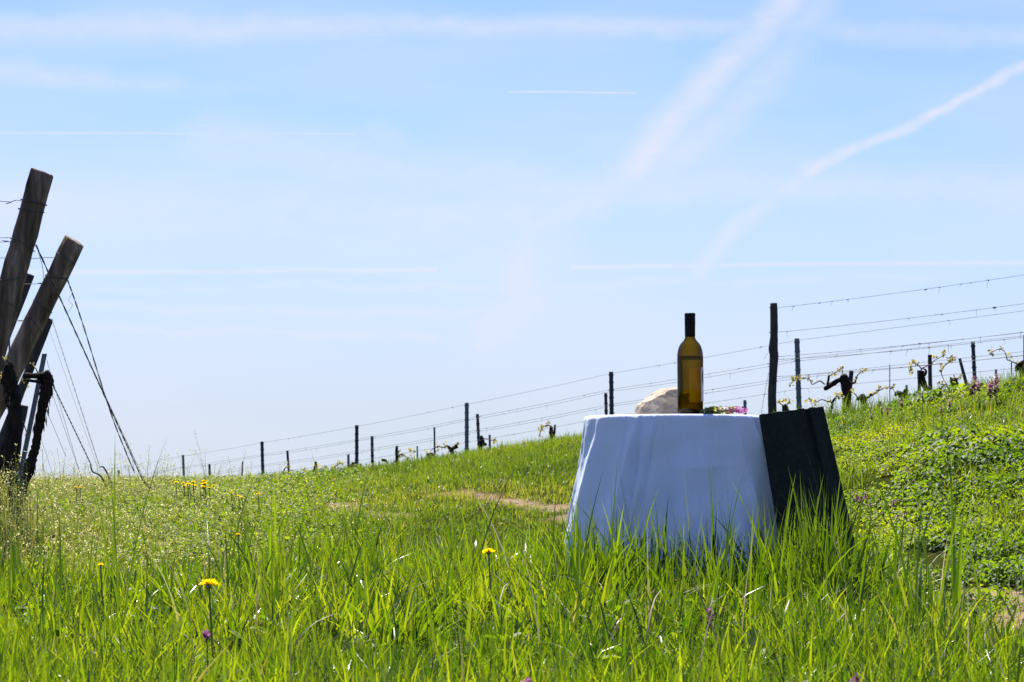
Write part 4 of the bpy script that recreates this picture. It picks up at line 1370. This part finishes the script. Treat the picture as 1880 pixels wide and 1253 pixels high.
# ---- the two trellis rows on the right: posts stand on two parallel lines
RD = Vector((-1.775, 3.463))                      # one post spacing along the row
def row_at(X0, Y0, t_):
    return X0 + RD.x * t_, Y0 + RD.y * t_
R1 = (2.97, 24.0)
row1_top = [(1463, 622), (1122, 683), (857, 740), (655, 781), (481, 811), (336, 836)]
row1_low = [(1467, 748), (1123, 760), (857, 833), (655, 862), (483, 886), (338, 886)]
tops1 = []
for k_, (tp, lw) in enumerate(zip(row1_top, row1_low)):
    Yk = R1[1] + RD.y * k_
    if k_ == 0:
        T, B = steel_post('steel_post', 'galvanised steel trellis post just right of the wavy wooden post', tp, lw, Yk, 8.5, 'zinc')
    elif k_ == 2:
        T, B = steel_post('steel_post', 'pale galvanised steel trellis post on the crest left of the table', tp, lw, Yk, 7, 'zinc')
    elif k_ == 5:
        T, B, _r = px_post('trellis_post', 'pale weathered wooden trellis post, farthest left on the crest among the weeds', tp, lw, Yk, 4.6, 'palewood')
    else:
        T, B = steel_post('steel_post', ('dark notched steel trellis post showing left of the rock above the table', 'dark steel trellis post standing between the pale steel post and the left crest',
                          'tallest dark steel post near the yellow flowers on the left crest')[(1, 3, 4).index(k_)], tp, lw, Yk, (0, 7.5, 0, 6, 5.4)[k_], 'darkzinc')
    tops1.append(T)
# row nearer the camera starts at the wavy end post
Yw = 22.0
Tw = P(1420, 557, Yw)
low = P(1418, 757, Yw)
Bw = ground_point(Tw, low)
root = thing('end_post', 'wavy dark wooden end post with a bulge, tallest post on the right', 'post', Bw)
pl = [(1420.5, 557), (1421, 590), (1421, 618), (1419.5, 640), (1421, 655), (1419, 690), (1417.5, 725), (1418, 757)]
wd = [13, 14, 14.5, 17, 16.5, 15, 15.5, 16]
pts = [P(*q, Yw) for q in pl]; pts.append(Bw)
g = Geo(); tube(g, pts, [w * .5 * Yw / FPX for w in wd] + [.042], 14, 4, .03)
build('post_shaft', g, M['darkwood'], root)
for py in (566, 612, 700):
    c = P(1420, py, Yw)
    build('wire_loop', loop_geo(c, (0, 0, 1), .041, .0018, 1.2, .1), M['wire'], root)

def knotted(pts, r, nk, sag=.0, knots=True):
    """wire with a little sag, leftover ties and tendril stubs along it"""
    g = Geo()
    full = []
    for a, b_ in zip(pts[:-1], pts[1:]):
        for i in range(8):
            t_ = i / 8
            p = a.lerp(b_, t_); p.z -= sag * 4 * t_ * (1 - t_)
            full.append(p)
    full.append(pts[-1])
    tube(g, full, [r] * len(full), 4, 1, 0, False)
    if knots:
        for _ in range(nk):
            i = random.randrange(len(full) - 1)
            p = full[i].lerp(full[i + 1], random.random())
            d = (full[i + 1] - full[i]).normalized()
            ln = random.uniform(.02, .07)
            tube(g, [p - d * ln * .5, p + Vector((0, 0, random.uniform(-.006, .006))), p + d * ln * .5], [r * .6, r * random.uniform(1.6, 2.6), r * .6], 5, 2)
            if random.random() < .55:
                e = p + Vector((random.uniform(-.02, .02), 0, -random.uniform(.02, .07)))
                tube(g, [p, p.lerp(e, .5) + Vector((random.uniform(-.012, .012), 0, 0)), e], [r * .7, r * .6, r * .4], 4, 2)
    return g
names = ('top', 'second', 'third', 'lowest')
ext = Vector((RD.x, RD.y, 0))
for lvl, (off_, pair) in enumerate(((.015, 1), (.21, 2), (.385, 2), (.53, 1))):
    for s_ in range(pair):
        slope0 = (tops1[0].z - tops1[1].z)
        first = tops1[0] + Vector((-RD.x * 2.2, -RD.y * 2.2, slope0 * .45 * 2.2))
        line = [first] + list(tops1) + [tops1[-1] + Vector((RD.x * 2, RD.y * 2, (tops1[-1].z - tops1[-2].z) * 2))]
        line = [p + Vector((0, .02 * s_, -off_ - .022 * s_ - .005 * random.random())) for p in line]
        lb = f'{names[lvl]} trellis wire of the long row that descends behind the table to the left'
        if pair == 2:
            lb = (f'upper strand of the {names[lvl]} wire pair of the long row descending to the left', f'lower strand of the {names[lvl]} wire pair of the long row descending to the left')[s_]
        wire_thing('trellis_wire', lb, knotted(line, .0019, 26, .008 + .01 * s_), 'wire', 'trellis wires of the long row')
for lvl, (off_, pair) in enumerate(((.05, 1), (.285, 1), (.52, 2), (.71, 1))):
    for s_ in range(pair):
        a = Tw + Vector((0, -.03, -off_ - .025 * s_))
        b_ = a + Vector((-RD.x * 1.0, -RD.y * 1.0, .03 - .012 * s_))
        c_ = a + Vector((-RD.x * 2.2, -RD.y * 2.2, .06))
        lb = f'{names[lvl]} trellis wire running right from the wavy wooden end post'
        if pair == 2:
            lb = (f'upper strand of the {names[lvl]} wire pair running right from the wavy post', f'lower strand of the {names[lvl]} wire pair running right from the wavy post')[s_]
        wire_thing('trellis_wire', lb, knotted([a, b_, c_], .0019, 20, .012 + .012 * s_), 'wire', 'trellis wires running right from the wavy post')
g = wire_geo([P(1411, 685, Yw - .05), P(1404, 722, Yw - .15), P(1396, 768, Yw - .3)], .0019, 4, 3)
wire_thing('guy_wire', 'thin guy wire slanting down left from the wavy wooden post', g)
g = wire_geo([P(1413, 646, Yw - .05), P(1407, 652, Yw - .05), P(1402, 660, Yw - .05)], .0014, 4, 3)
wire_thing('tendril', 'tiny dry twig sticking out left of the wavy post', g, 'cane', None, 'twig')

# farther posts and stakes
steel_post('steel_post', 'short dark green steel post left of the dark notched post above the table', (1112, 722), (1113, 760), 31, 5.5, 'darkzinc')
steel_post('steel_post', 'short steel post end showing above the purple flowers on the table', (1367.5, 735), (1368, 760), 30, 5.2, 'zinc')
px_post('vine_stake', 'short wooden stub right of the forked vine on the crest', (1615, 738), (1615, 752), 19.5, 5.6, 'palewood', None, 'stake')
px_post('vine_stake', 'thin upright rod rising from the crest between the small vines', (1633.5, 670), (1633.5, 752), 18.5, 1.7, 'darkzinc', None, 'rod', 1, 0, 6)
px_post('vine_stake', 'bluish stake right behind the hooked black vine', (1686.5, 681), (1688.5, 728), 20.5, 6, 'darkzinc', None, 'stake')
px_post('vine_stake', 'dark wooden stake right of the hooked black vine', (1707, 652.5), (1708, 722), 20, 7.4, 'darkwood', None, 'stake')
px_post('vine_stake', 'bluish stake tilted to the left between two dark stakes', (1762, 659), (1774, 705), 21, 5.6, 'darkzinc', None, 'stake', 1.35)
steel_post('steel_post', 'dark steel post behind the purple flowers high on the right bank', (1786, 628), (1790, 708), 21.5, 6.2, 'darkzinc')
px_post('vine_stake', 'small bluish stake top above the right bank', (1828.5, 679), (1829, 704), 22, 4.2, 'darkzinc', None, 'stake')
px_post('vine_stake', 'thin stake cut off by the right picture edge', (1880.5, 616), (1880, 690), 22, 3.5, 'darkzinc', None, 'stake')
steel_post('steel_post', 'dark steel post close right of the tall dark post on the left slope', (683, 801), (684, 863), 36, 5, 'darkzinc')
px_post('vine_stake', 'grey wooden stake with a vine knob left of the tall dark post', (639.5, 835), (640, 868), 33.5, 4.6, 'palewood', None, 'stake')
steel_post('steel_post', 'dark steel post close right of the pale galvanised post', (876.5, 760.5), (880, 832), 32.5, 5.4, 'darkzinc')
px_post('vine_stake', 'grey stake right of the dark post with the bushy vine head', (899, 799), (899.5, 832), 34, 4.2, 'zinc', None, 'stake')
px_post('vine_stake', 'thin bluish stake beside the flat vine on the slope', (766, 819.5), (766.5, 852), 34, 2.8, 'zinc', None, 'stake')
px_post('vine_stake', 'slim dark stake standing left of the forked vine on the slope', (797.5, 785), (798, 845), 33, 3.4, 'darkzinc', None, 'stake')
px_post('vine_stake', 'dark stake with a hooked vine at its foot, left of the tall dark post', (527.5, 828), (532, 890), 38, 4.4, 'darkwood', None, 'stake')
px_post('vine_stake', 'thin leaning stake behind the tallest dark post on the left crest', (445.5, 848), (444, 886), 39, 3, 'darkzinc', None, 'stake')
px_post('vine_stake', 'short stump of a stake just left of the tallest dark post on the left', (459.5, 869), (459.5, 886), 37, 4, 'darkwood', None, 'stake')
px_post('vine_stake', 'short dark stake between the pale post and the seeding weeds', (384.5, 853), (385.5, 892), 36, 4.4, 'darkwood', None, 'stake')
px_post('vine_stake', 'small dark stake end standing in the weeds left of the guy anchor', (218, 864), (218, 892), 34, 4, 'darkzinc', None, 'stake')
for q, lb in (((541.5, 877), 'tiny stake end right of the hooked vine on the left crest'), ((662, 852), 'tiny stake end between the dark posts on the slope'),
              ((595.5, 867), 'tiny stake end left of the small vine knob on the slope'), ((696, 855), 'tiny stake end right of the dark steel post on the slope')):
    px_post('vine_stake', lb, q, (q[0], q[1] + 12), 38, 3, 'zinc', None, 'stake', 1, 0, 8)

# vines on the right crest
vine('forked black vine with a thick arm to the left and a stake at its side', 20.5,
     ([(1549, 689), (1551, 700), (1552, 722), (1553, 752)], [13, 16, 13, 13]),
     [([(1547, 697), (1537, 700), (1526, 707), (1515, 714)], [9, 9, 10, 8]), ([(1519, 706), (1521, 697), (1522, 691)], [5, 4.5, 4]), ([(1556, 702), (1564, 704), (1571, 702)], [7, 5, 3])],
     [[(1522, 691), (1533, 685), (1541, 679), (1546, 674)], [(1546, 674), (1547, 690)], [(1514, 706), (1506, 700), (1500, 702), (1491, 706), (1487, 698), (1478, 695), (1464, 697), (1451, 704)],
      [(1570, 702), (1574, 690), (1580, 684), (1590, 678)]],
     [(1546, 674), (1539, 683), (1532, 690), (1588, 679), (1582, 683), (1478, 692), (1487, 700), (1467, 692), (1457, 696), (1451, 705), (1570, 699)], 'vines on the right crest')
px_post('vine_stake', 'dark round stake tied to the forked black vine', (1563, 682), (1557, 752), 20.6, 8.4, 'darkwood', None, 'stake', 1.1)
vine('low knobbly vine with a yellow budding cane arching right', 19.8,
     ([(1582, 727), (1585, 733), (1586, 742), (1586, 754)], [10, 12, 9, 9]),
     [([(1585, 730), (1578, 732), (1574, 735)], [8, 7, 5]), ([(1588, 731), (1596, 729), (1599, 724)], [5, 4, 3.5])],
     [[(1588, 731), (1603, 725), (1618, 715), (1630, 711), (1638, 712), (1643, 722)], [(1575, 732), (1570, 724), (1564, 720)]],
     [(1598, 727), (1604, 724), (1612, 718), (1613, 713), (1622, 711), (1636, 711), (1563, 719)], 'vines on the right crest')
vine('slender young vine shoot left of the forked vine', 20,
     ([(1534, 731), (1529, 738), (1527, 748), (1525, 760)], [4, 4.5, 4, 4]), [],
     [[(1528, 739), (1518, 737), (1508, 734), (1498, 739), (1486, 737)], [(1534, 731), (1539, 727)]], [(1539, 727), (1536, 724), (1543, 729), (1522, 737), (1494, 738), (1486, 736)], 'vines on the right crest', leafsize=.018)
vine('crooked pair of dark vine knobs on the crest beside the thin rod', 19.3,
     ([(1664, 716), (1662, 722), (1664, 730), (1665, 742)], [8, 9, 10, 9]),
     [([(1664, 728), (1656, 724), (1647, 722), (1644, 726)], [7, 9, 8, 5]), ([(1652, 724), (1653, 732), (1653, 742)], [8, 7, 6])], [[(1644, 724), (1641, 716)]], [], 'vines on the right crest')
px_post('vine_stake', 'pale stake standing behind the crooked pair of vine knobs', (1664.5, 708), (1664.5, 735), 19.5, 4.4, 'palewood', None, 'stake')
vine('hooked black vine with long budding canes between two stakes', 20.2,
     ([(1691, 682), (1692, 694), (1697, 708), (1705, 724)], [10, 13, 10, 9]),
     [([(1697, 690), (1700, 684), (1699, 679), (1695, 678)], [5, 4.5, 3.5, 2.5])],
     [[(1690, 682), (1694, 676), (1702, 672.5), (1710, 668), (1716, 662), (1725, 657), (1732, 654), (1734, 646)], [(1754, 661), (1745, 664), (1735, 671), (1728, 682), (1731, 694), (1738, 707)],
      [(1692, 678), (1686, 671), (1680, 668)], [(1748, 655), (1741, 658), (1737, 656)]],
     [(1674, 668), (1672, 676), (1671, 683), (1677, 665), (1684, 669), (1708, 665), (1715, 657), (1733, 648), (1732, 653), (1745, 660), (1751, 657), (1729, 673), (1727, 681), (1748, 663)], 'vines on the right crest')
vine('dark vine head cut by the right picture edge with an arching budding cane', 20.5,
     ([(1876, 664), (1880, 672), (1878, 690), (1880, 700)], [16, 20, 14, 14]), [([(1876, 668), (1868, 674), (1866, 682)], [10, 9, 6])],
     [[(1870, 670), (1862, 666), (1853, 662), (1849, 661), (1847, 652), (1841, 643), (1832, 642), (1823, 646), (1818, 649)], [(1857, 664), (1857, 690)]],
     [(1819, 650), (1821, 643), (1837, 641), (1848, 651), (1856, 659), (1867, 667)], 'vines on the right crest')
vine('small vine head peeping over the roof tile', 20,
     ([(1441, 746), (1442, 752), (1442, 760), (1442, 770)], [10, 12, 10, 10]), [], [[(1438, 745), (1432, 741), (1429, 738)], [(1443, 745), (1447, 740), (1450, 735)]],
     [(1430, 739), (1449, 737), (1436, 739)], 'vines on the right crest')
vine('low leafy vine stump before the tilted bluish stake', 19.5,
     ([(1750, 697), (1752, 703), (1752, 709), (1752, 716)], [12, 14, 11, 10]), [([(1748, 700), (1746, 696), (1745, 694)], [5, 4, 3])], [[(1738, 707), (1728, 706), (1724, 704)], [(1758, 696), (1763, 691)]],
     [(1757, 697), (1763, 693), (1752, 694), (1730, 703), (1726, 702)], 'vines on the right crest')
# vines along the crest left of the table
vine('dark vine head shaped like a Y left of the pale galvanised post', 31.5,
     ([(828, 822), (829, 828), (831, 836), (832, 846)], [13, 8, 6, 5.5]), [([(826, 823), (821, 819)], [6, 4]), ([(831, 823), (838, 821), (836, 818)], [6, 6, 4])],
     [[(820, 820), (812, 822), (803, 820), (790, 828)], [(838, 820), (841, 815)]], [(803, 820), (812, 822), (817, 816), (840, 816)], 'vines on the left slope', leafsize=.014)
vine('flat dark vine stump beside the slim dark stake', 32.5,
     ([(789, 836), (792, 841), (793, 847), (794, 852)], [12, 13, 10, 9]), [([(787, 838), (784, 834)], [5, 4])], [[(796, 836), (800, 830), (806, 824)]], [(783, 829)], 'vines on the left slope', leafsize=.014)
vine('bushy vine head at the foot of the dark post right of the galvanised post', 32,
     ([(884, 800), (884, 812), (882, 822), (881, 834)], [4, 11, 7, 6]), [([(884, 816), (890, 816), (892, 817)], [7, 6, 5])], [[(886, 807), (893, 806), (900, 808), (909, 810)]], [(905, 808), (909, 812)], 'vines on the left slope', leafsize=.014)
vine('dark vine trunk on its stake, on the slope right of the two dark posts', 33,
     ([(729, 819), (728, 830), (729, 843), (727, 860)], [4.5, 5.5, 6, 7]), [([(728, 846), (724, 850), (723, 852)], [5, 5, 4])], [[(731, 838), (738, 834), (744, 838), (752, 842)], [(730, 832), (736, 826)]],
     [(735, 834), (742, 836), (756, 829), (759, 827), (731, 832)], 'vines on the left slope', leafsize=.014)
vine('thin hooked vine shoot on the slope', 33, ([(711, 850), (711, 856), (711, 862)], [3, 3, 3]), [([(711, 850), (708, 846), (702, 845)], [3, 4.5, 6])], [[(748, 842), (750, 850), (750, 856)]], [(750, 842)], 'vines on the left slope', leafsize=.012)
vine('vine knob leaning on the grey stake left of the tall dark post', 33, ([(649, 849), (650, 857), (651, 866)], [7, 8, 6]), [([(648, 853), (643, 857)], [7, 5])], [[(649, 850), (653, 857)]], [], 'vines on the left slope')
vine('dark vine trunk hugging a stake left of the small budding knob', 35, ([(580, 848), (579, 858), (578, 870), (577, 884)], [4, 6, 8, 7]), [([(578, 869), (574, 871)], [6, 4])], [[(581, 864), (588, 862), (592, 860)], [(574, 866), (560, 864), (556, 864)]],
     [(594, 860), (600, 862), (562, 864), (556, 862), (582, 858)], 'vines on the left slope', leafsize=.012)
vine('small vine knob with yellow buds between the hugging trunk and the grey stake', 35, ([(612, 862), (611, 868), (611, 876)], [6, 6, 5]), [], [[(612, 860), (618, 855), (624, 852)]], [(610, 859), (616, 857), (622, 853), (623, 850)], 'vines on the left slope', leafsize=.014)
vine('black hooked vine with a thin looping cane at the dark stake on the left crest', 37, ([(521, 866), (519, 874), (521, 880), (521, 890)], [4, 9, 6, 5]), [([(519, 874), (515, 876), (514, 879)], [6, 5, 3])],
     [[(520, 868), (524, 859), (530, 860), (531, 870)]], [(529, 856), (534, 866)], 'vines on the left slope', leafsize=.012)
vine('tiny vine stub left of the tallest dark post on the left crest', 38, ([(474, 872), (473, 879), (470, 884), (470, 892)], [4, 6, 5, 5]), [], [[(474, 872), (476, 868)]], [], 'vines on the left slope')
vine('vine and stake at the right end of the grassy crest before the cloth', 31, ([(1012, 784), (1012, 794), (1014, 803), (1014, 812)], [6, 8, 9, 8]), [([(1019, 780), (1018, 795), (1016, 806)], [4, 4, 4])],
     [[(1012, 783), (1005, 781), (998, 784), (993, 790), (991, 800)]], [(1002, 781), (996, 785), (993, 791), (991, 800), (1008, 779)], 'vines on the left slope', leafsize=.015)

# ------------------------------------------------------------------ flowers
def dandelion(label, px, py, Y, wpx, group=None, tilt=(0, -.12), hollow=False):
    C = P(px, py, Y)
    R = wpx * .5 * Y / FPX
    gz = float(ground_z(C.x, C.y))
    root = thing('dandelion', label, 'dandelion', (C.x, C.y, gz), group)
    g = Geo(); tube(g, [(C.x + .012, C.y + .01, gz - .01), (C.x + .006, C.y, (gz + C.z) / 2), (C.x, C.y, C.z - R * .35)], [.0022, .002, .0022], 7, 4)
    build('stem', g, M['greenstem'], root)
    g = Geo(); lathe(g, [(0, -.42 * R), (.20 * R, -.40 * R), (.30 * R, -.15 * R), (.34 * R, .02 * R), (0, .04 * R)], (C.x, C.y, C.z), 12)
    for i in range(12):
        a = i * math.pi / 6
        d = Vector((math.cos(a), math.sin(a), 0)); s = Vector((-d.y, d.x, 0))
        b0 = C + d * R * .28 - Vector((0, 0, R * .15))
        g.add([b0 - s * R * .08, b0 + s * R * .08, b0 + d * R * .30 - Vector((0, 0, R * .22))], [(0, 1, 2)])
    build('bracts', g, M['greenstem'], root)
    n = 150
    ring_ = rng.uniform(0, 1, n) ** .7
    a = rng.uniform(0, 2 * np.pi, n)
    d = np.stack([np.cos(a), np.sin(a), np.zeros(n)], 1)
    el = (1 - ring_) * 1.25
    dv = d * np.cos(el)[:, None] + np.array([[0, 0, 1.0]]) * (np.sin(el) + .05)[:, None]
    c = np.array(C)[None] + d * (R * .18 * ring_)[:, None] + np.array([[0, 0, R * .05]])
    L = R * (.62 + .25 * ring_) * rng.uniform(.85, 1.12, n)
    nn = np.cross(dv, np.cross(np.array([[0, 0, 1.0]]), dv) + 1e-6)
    nn = np.where(nn[:, 2:3] < 0, -nn, nn)
    A = Acc(); A.add(leaves(c, nn + rng.normal(0, .1, (n, 3)), dv, L, R * rng.uniform(.05, .075, n), rng.uniform(0, 1, n)))
    o = A.obj('petals', M['yellow'], root, off=root.location); o['kind'] = 'stuff'
M['greenstem'] = rough_mat('green_stem', (.10, .15, .03), (.20, .24, .07), 40, .6, (1, 1, .3), .2)
dandelion('large open yellow dandelion low in the grass at the left', 384, 1074, 4.75, 36)
dandelion('half hidden yellow dandelion in the grass left of the tablecloth', 897, 1014, 5.9, 24)
dandelion('small yellow dandelion deep in the grass above the large one', 185, 1038, 5.6, 12)
dandelion('tiny yellow flower in the tall grass at the centre left', 437, 982, 7.0, 9)
cl_px = [(346, 889), (350, 886), (354, 890), (358, 887), (362, 891), (366, 888), (370, 890), (375, 892), (379, 890), (382, 892), (326, 888), (338, 887), (342, 892), (388, 893), (372, 886)]
for (x, y) in cl_px:
    dandelion('yellow dandelion in the bright cluster on the left crest', x + random.uniform(-4, 4), y + random.uniform(-2, 5), 12.6 + random.uniform(-.9, .9), random.uniform(6, 11), 'yellow flower cluster on the left crest')
for (x, y, w, lb) in ((444, 914, 8, 'right one of two yellow flowers touching in the weeds below the yellow cluster'), (438, 911, 7, 'left one of two yellow flowers touching in the weeds below the yellow cluster'),
                      (474, 908, 8, 'yellow flower alone in the weeds, nearest to the dirt track'), (147, 896, 7, 'yellow flower in the weeds below the hooked anchor rod, right of its pair'),
                      (140, 895, 6, 'yellow flower in the weeds below the hooked anchor rod, left of its pair'), (425, 905, 6, 'small yellow flower in the weeds just right of the bright yellow cluster')):
    dandelion('%s' % lb, x, y, 11.2, w, 'scattered yellow flowers among the weeds')

def deadnettle(label, px, py, Y, h_px, group, pinkness=.5):
    C = P(px, py, Y)
    h = h_px * Y / FPX
    gz = float(ground_z(C.x, C.y))
    base = Vector((C.x, C.y, min(gz, C.z - h)))
    root = thing('deadnettle', label, 'wild flower', base, group)
    g = Geo(); tube(g, [base, base.lerp(C, .6) + Vector((.003, 0, 0)), C], [.0016, .0016, .001], 5, 3)
    build('stem', g, M['cane'], root)
    n = 26
    t_ = rng.uniform(.0, 1, n)
    a = rng.uniform(0, 6.28, n)
    sz = h * (.34 - .2 * t_) * rng.uniform(.7, 1.2, n)
    c = np.array(C)[None] + np.stack([np.zeros(n), np.zeros(n), -h * (1 - t_)], 1)
    A = Acc(); A.add(leaves(c, np.stack([np.cos(a) * .5, np.sin(a) * .5, np.ones(n)], 1), np.stack([np.cos(a), np.sin(a), rng.normal(-.1, .2, n)], 1), sz, sz * .42, np.clip(t_ * .9 + rng.normal(.05, .15, n), 0, 1)))
    o = A.obj('leaves', M['netleaf'], root, off=base); o['kind'] = 'stuff'
    n = int(10 + 18 * pinkness)
    a = rng.uniform(0, 6.28, n)
    c = np.array(C)[None] + np.stack([np.cos(a) * h * .16, np.sin(a) * h * .16, -rng.uniform(0, .7, n) * h], 1)
    sz = np.full(n, max(.0055, h * .13)) * rng.uniform(.7, 1.3, n)
    A = Acc(); A.add(leaves(c, rng.normal(0, 1, (n, 3)), np.stack([np.cos(a), np.sin(a), np.full(n, .7)], 1), sz, sz * .4, rng.uniform(0, 1, n)))
    o = A.obj('blossoms', M['pink'], root, off=base); o['kind'] = 'stuff'
crest_pink = [(1788, 690, 11.5, 26), (1796, 696, 11.4, 22), (1783, 702, 11.3, 22), (1820, 694, 11.5, 30), (1828, 690, 11.5, 28), (1816, 704, 11.4, 22), (1826, 702, 11.4, 20), (1655, 730, 11.7, 16), (1618, 745, 11.8, 14),
              (1628, 748, 11.7, 16), (1743, 733, 11.2, 16), (1728, 746, 11.0, 16), (1600, 757, 11.6, 14), (1830, 685, 11.7, 18), (1693, 720, 11.7, 12)]
ORD = ['first', 'second', 'third', 'fourth', 'fifth', 'sixth', 'seventh', 'eighth', 'ninth', 'tenth', 'eleventh', 'twelfth', 'thirteenth', 'fourteenth', 'last']
for i, (x, y, Y, h) in enumerate(sorted(crest_pink)):
    deadnettle(f'{ORD[i]} pink deadnettle along the crest of the right bank, counted from the roof tile', x, y, Y, h, 'pink deadnettles on the crest', .25)
deadnettle('single bright purple deadnettle in the middle of the right bank', 1668, 858, hit(1668, 886, 7.6), 24, None, 1.0)
for i in range(14):
    x = random.uniform(1562, 1670); y = 905 + (x - 1560) * .28 + random.uniform(-14, 24)
    hh = random.uniform(14, 22)
    deadnettle('brownish purple deadnettle at the foot of the right bank near the tile', x, y, (hit(x, y + hh + 6, 7.6) or 9.0), hh, 'deadnettles at the foot of the bank', .12)
deadnettle('purple deadnettle at the bottom edge in the foreground grass', 1572, 1240, 3.3, 44, None, .6)
deadnettle('dark purple deadnettle in the grass below the tablecloth', 1303, 1118, 4.6, 28, None, .4)
deadnettle('tiny pink flower at the bottom edge of the grass, centre', 966, 1246, 3.2, 26, None, 1.0)
deadnettle('tiny pink flower in the grass under the large dandelion', 379, 1160, 4.0, 18, None, 1.0)

# stones and clods
def pebble(name, label, px, py, Y, wpx, hpx, mat, group=None, seed=1):
    C = P(px, py, Y)
    gz = float(ground_z(C.x, C.y))
    c = (C.x, C.y, max(gz - .01, C.z - hpx * Y / FPX))
    rs = random.Random(seed)
    pl = [(rs.uniform(-1, 1), rs.uniform(-1, 1), rs.uniform(-.2, 1), rs.uniform(.7, .95)) for _ in range(12)]
    build(name, boulder(c, wpx * .5 * Y / FPX, wpx * .4 * Y / FPX, hpx * .62 * Y / FPX, pl, seed, 3, .08), M[mat], None, label=label, cat='stone', group=group, loc=c)
pebble('clay_clod', 'reddish brown clod of earth lying on the right bank', 1609, 808, hit(1609, 818, 7.6), 30, 14, 'clod', None, 3)
pebble('clay_clod', 'second brown clod lower left of the larger clod on the bank', 1600, 822, hit(1600, 828, 7.6), 18, 10, 'clod', None, 5)
STONES = ['largest pale stone in the left dirt patch of the track', 'pale stone at the far left end of the left dirt patch', 'pale stone at the upper end of the dirt strip before the crest',
          'largest pale stone on the dirt strip left of the tablecloth', 'smallest pale stone right beside the largest one on the dirt strip', 'pale stone on the dirt strip closest to the tablecloth',
          'pale pebble farthest up the dirt strip towards the crest', 'pale stone low in the middle of the left dirt patch']
for i, (x, y, Y, w, h) in enumerate(((670, 926, 11.6, 16, 9), (612, 936, 11.4, 12, 7), (904, 916, 12.2, 10, 6), (948, 921, 11.9, 14, 7), (976, 924, 11.6, 9, 5), (1012, 934, 11.2, 12, 6), (880, 909, 12.6, 8, 5), (640, 941, 11.1, 10, 6))):
    pebble('stone', STONES[i], x, y, hit(x, y + h * .5, 9.3) or Y, w, h, 'stone', 'pale stones on the track', 20 + i)
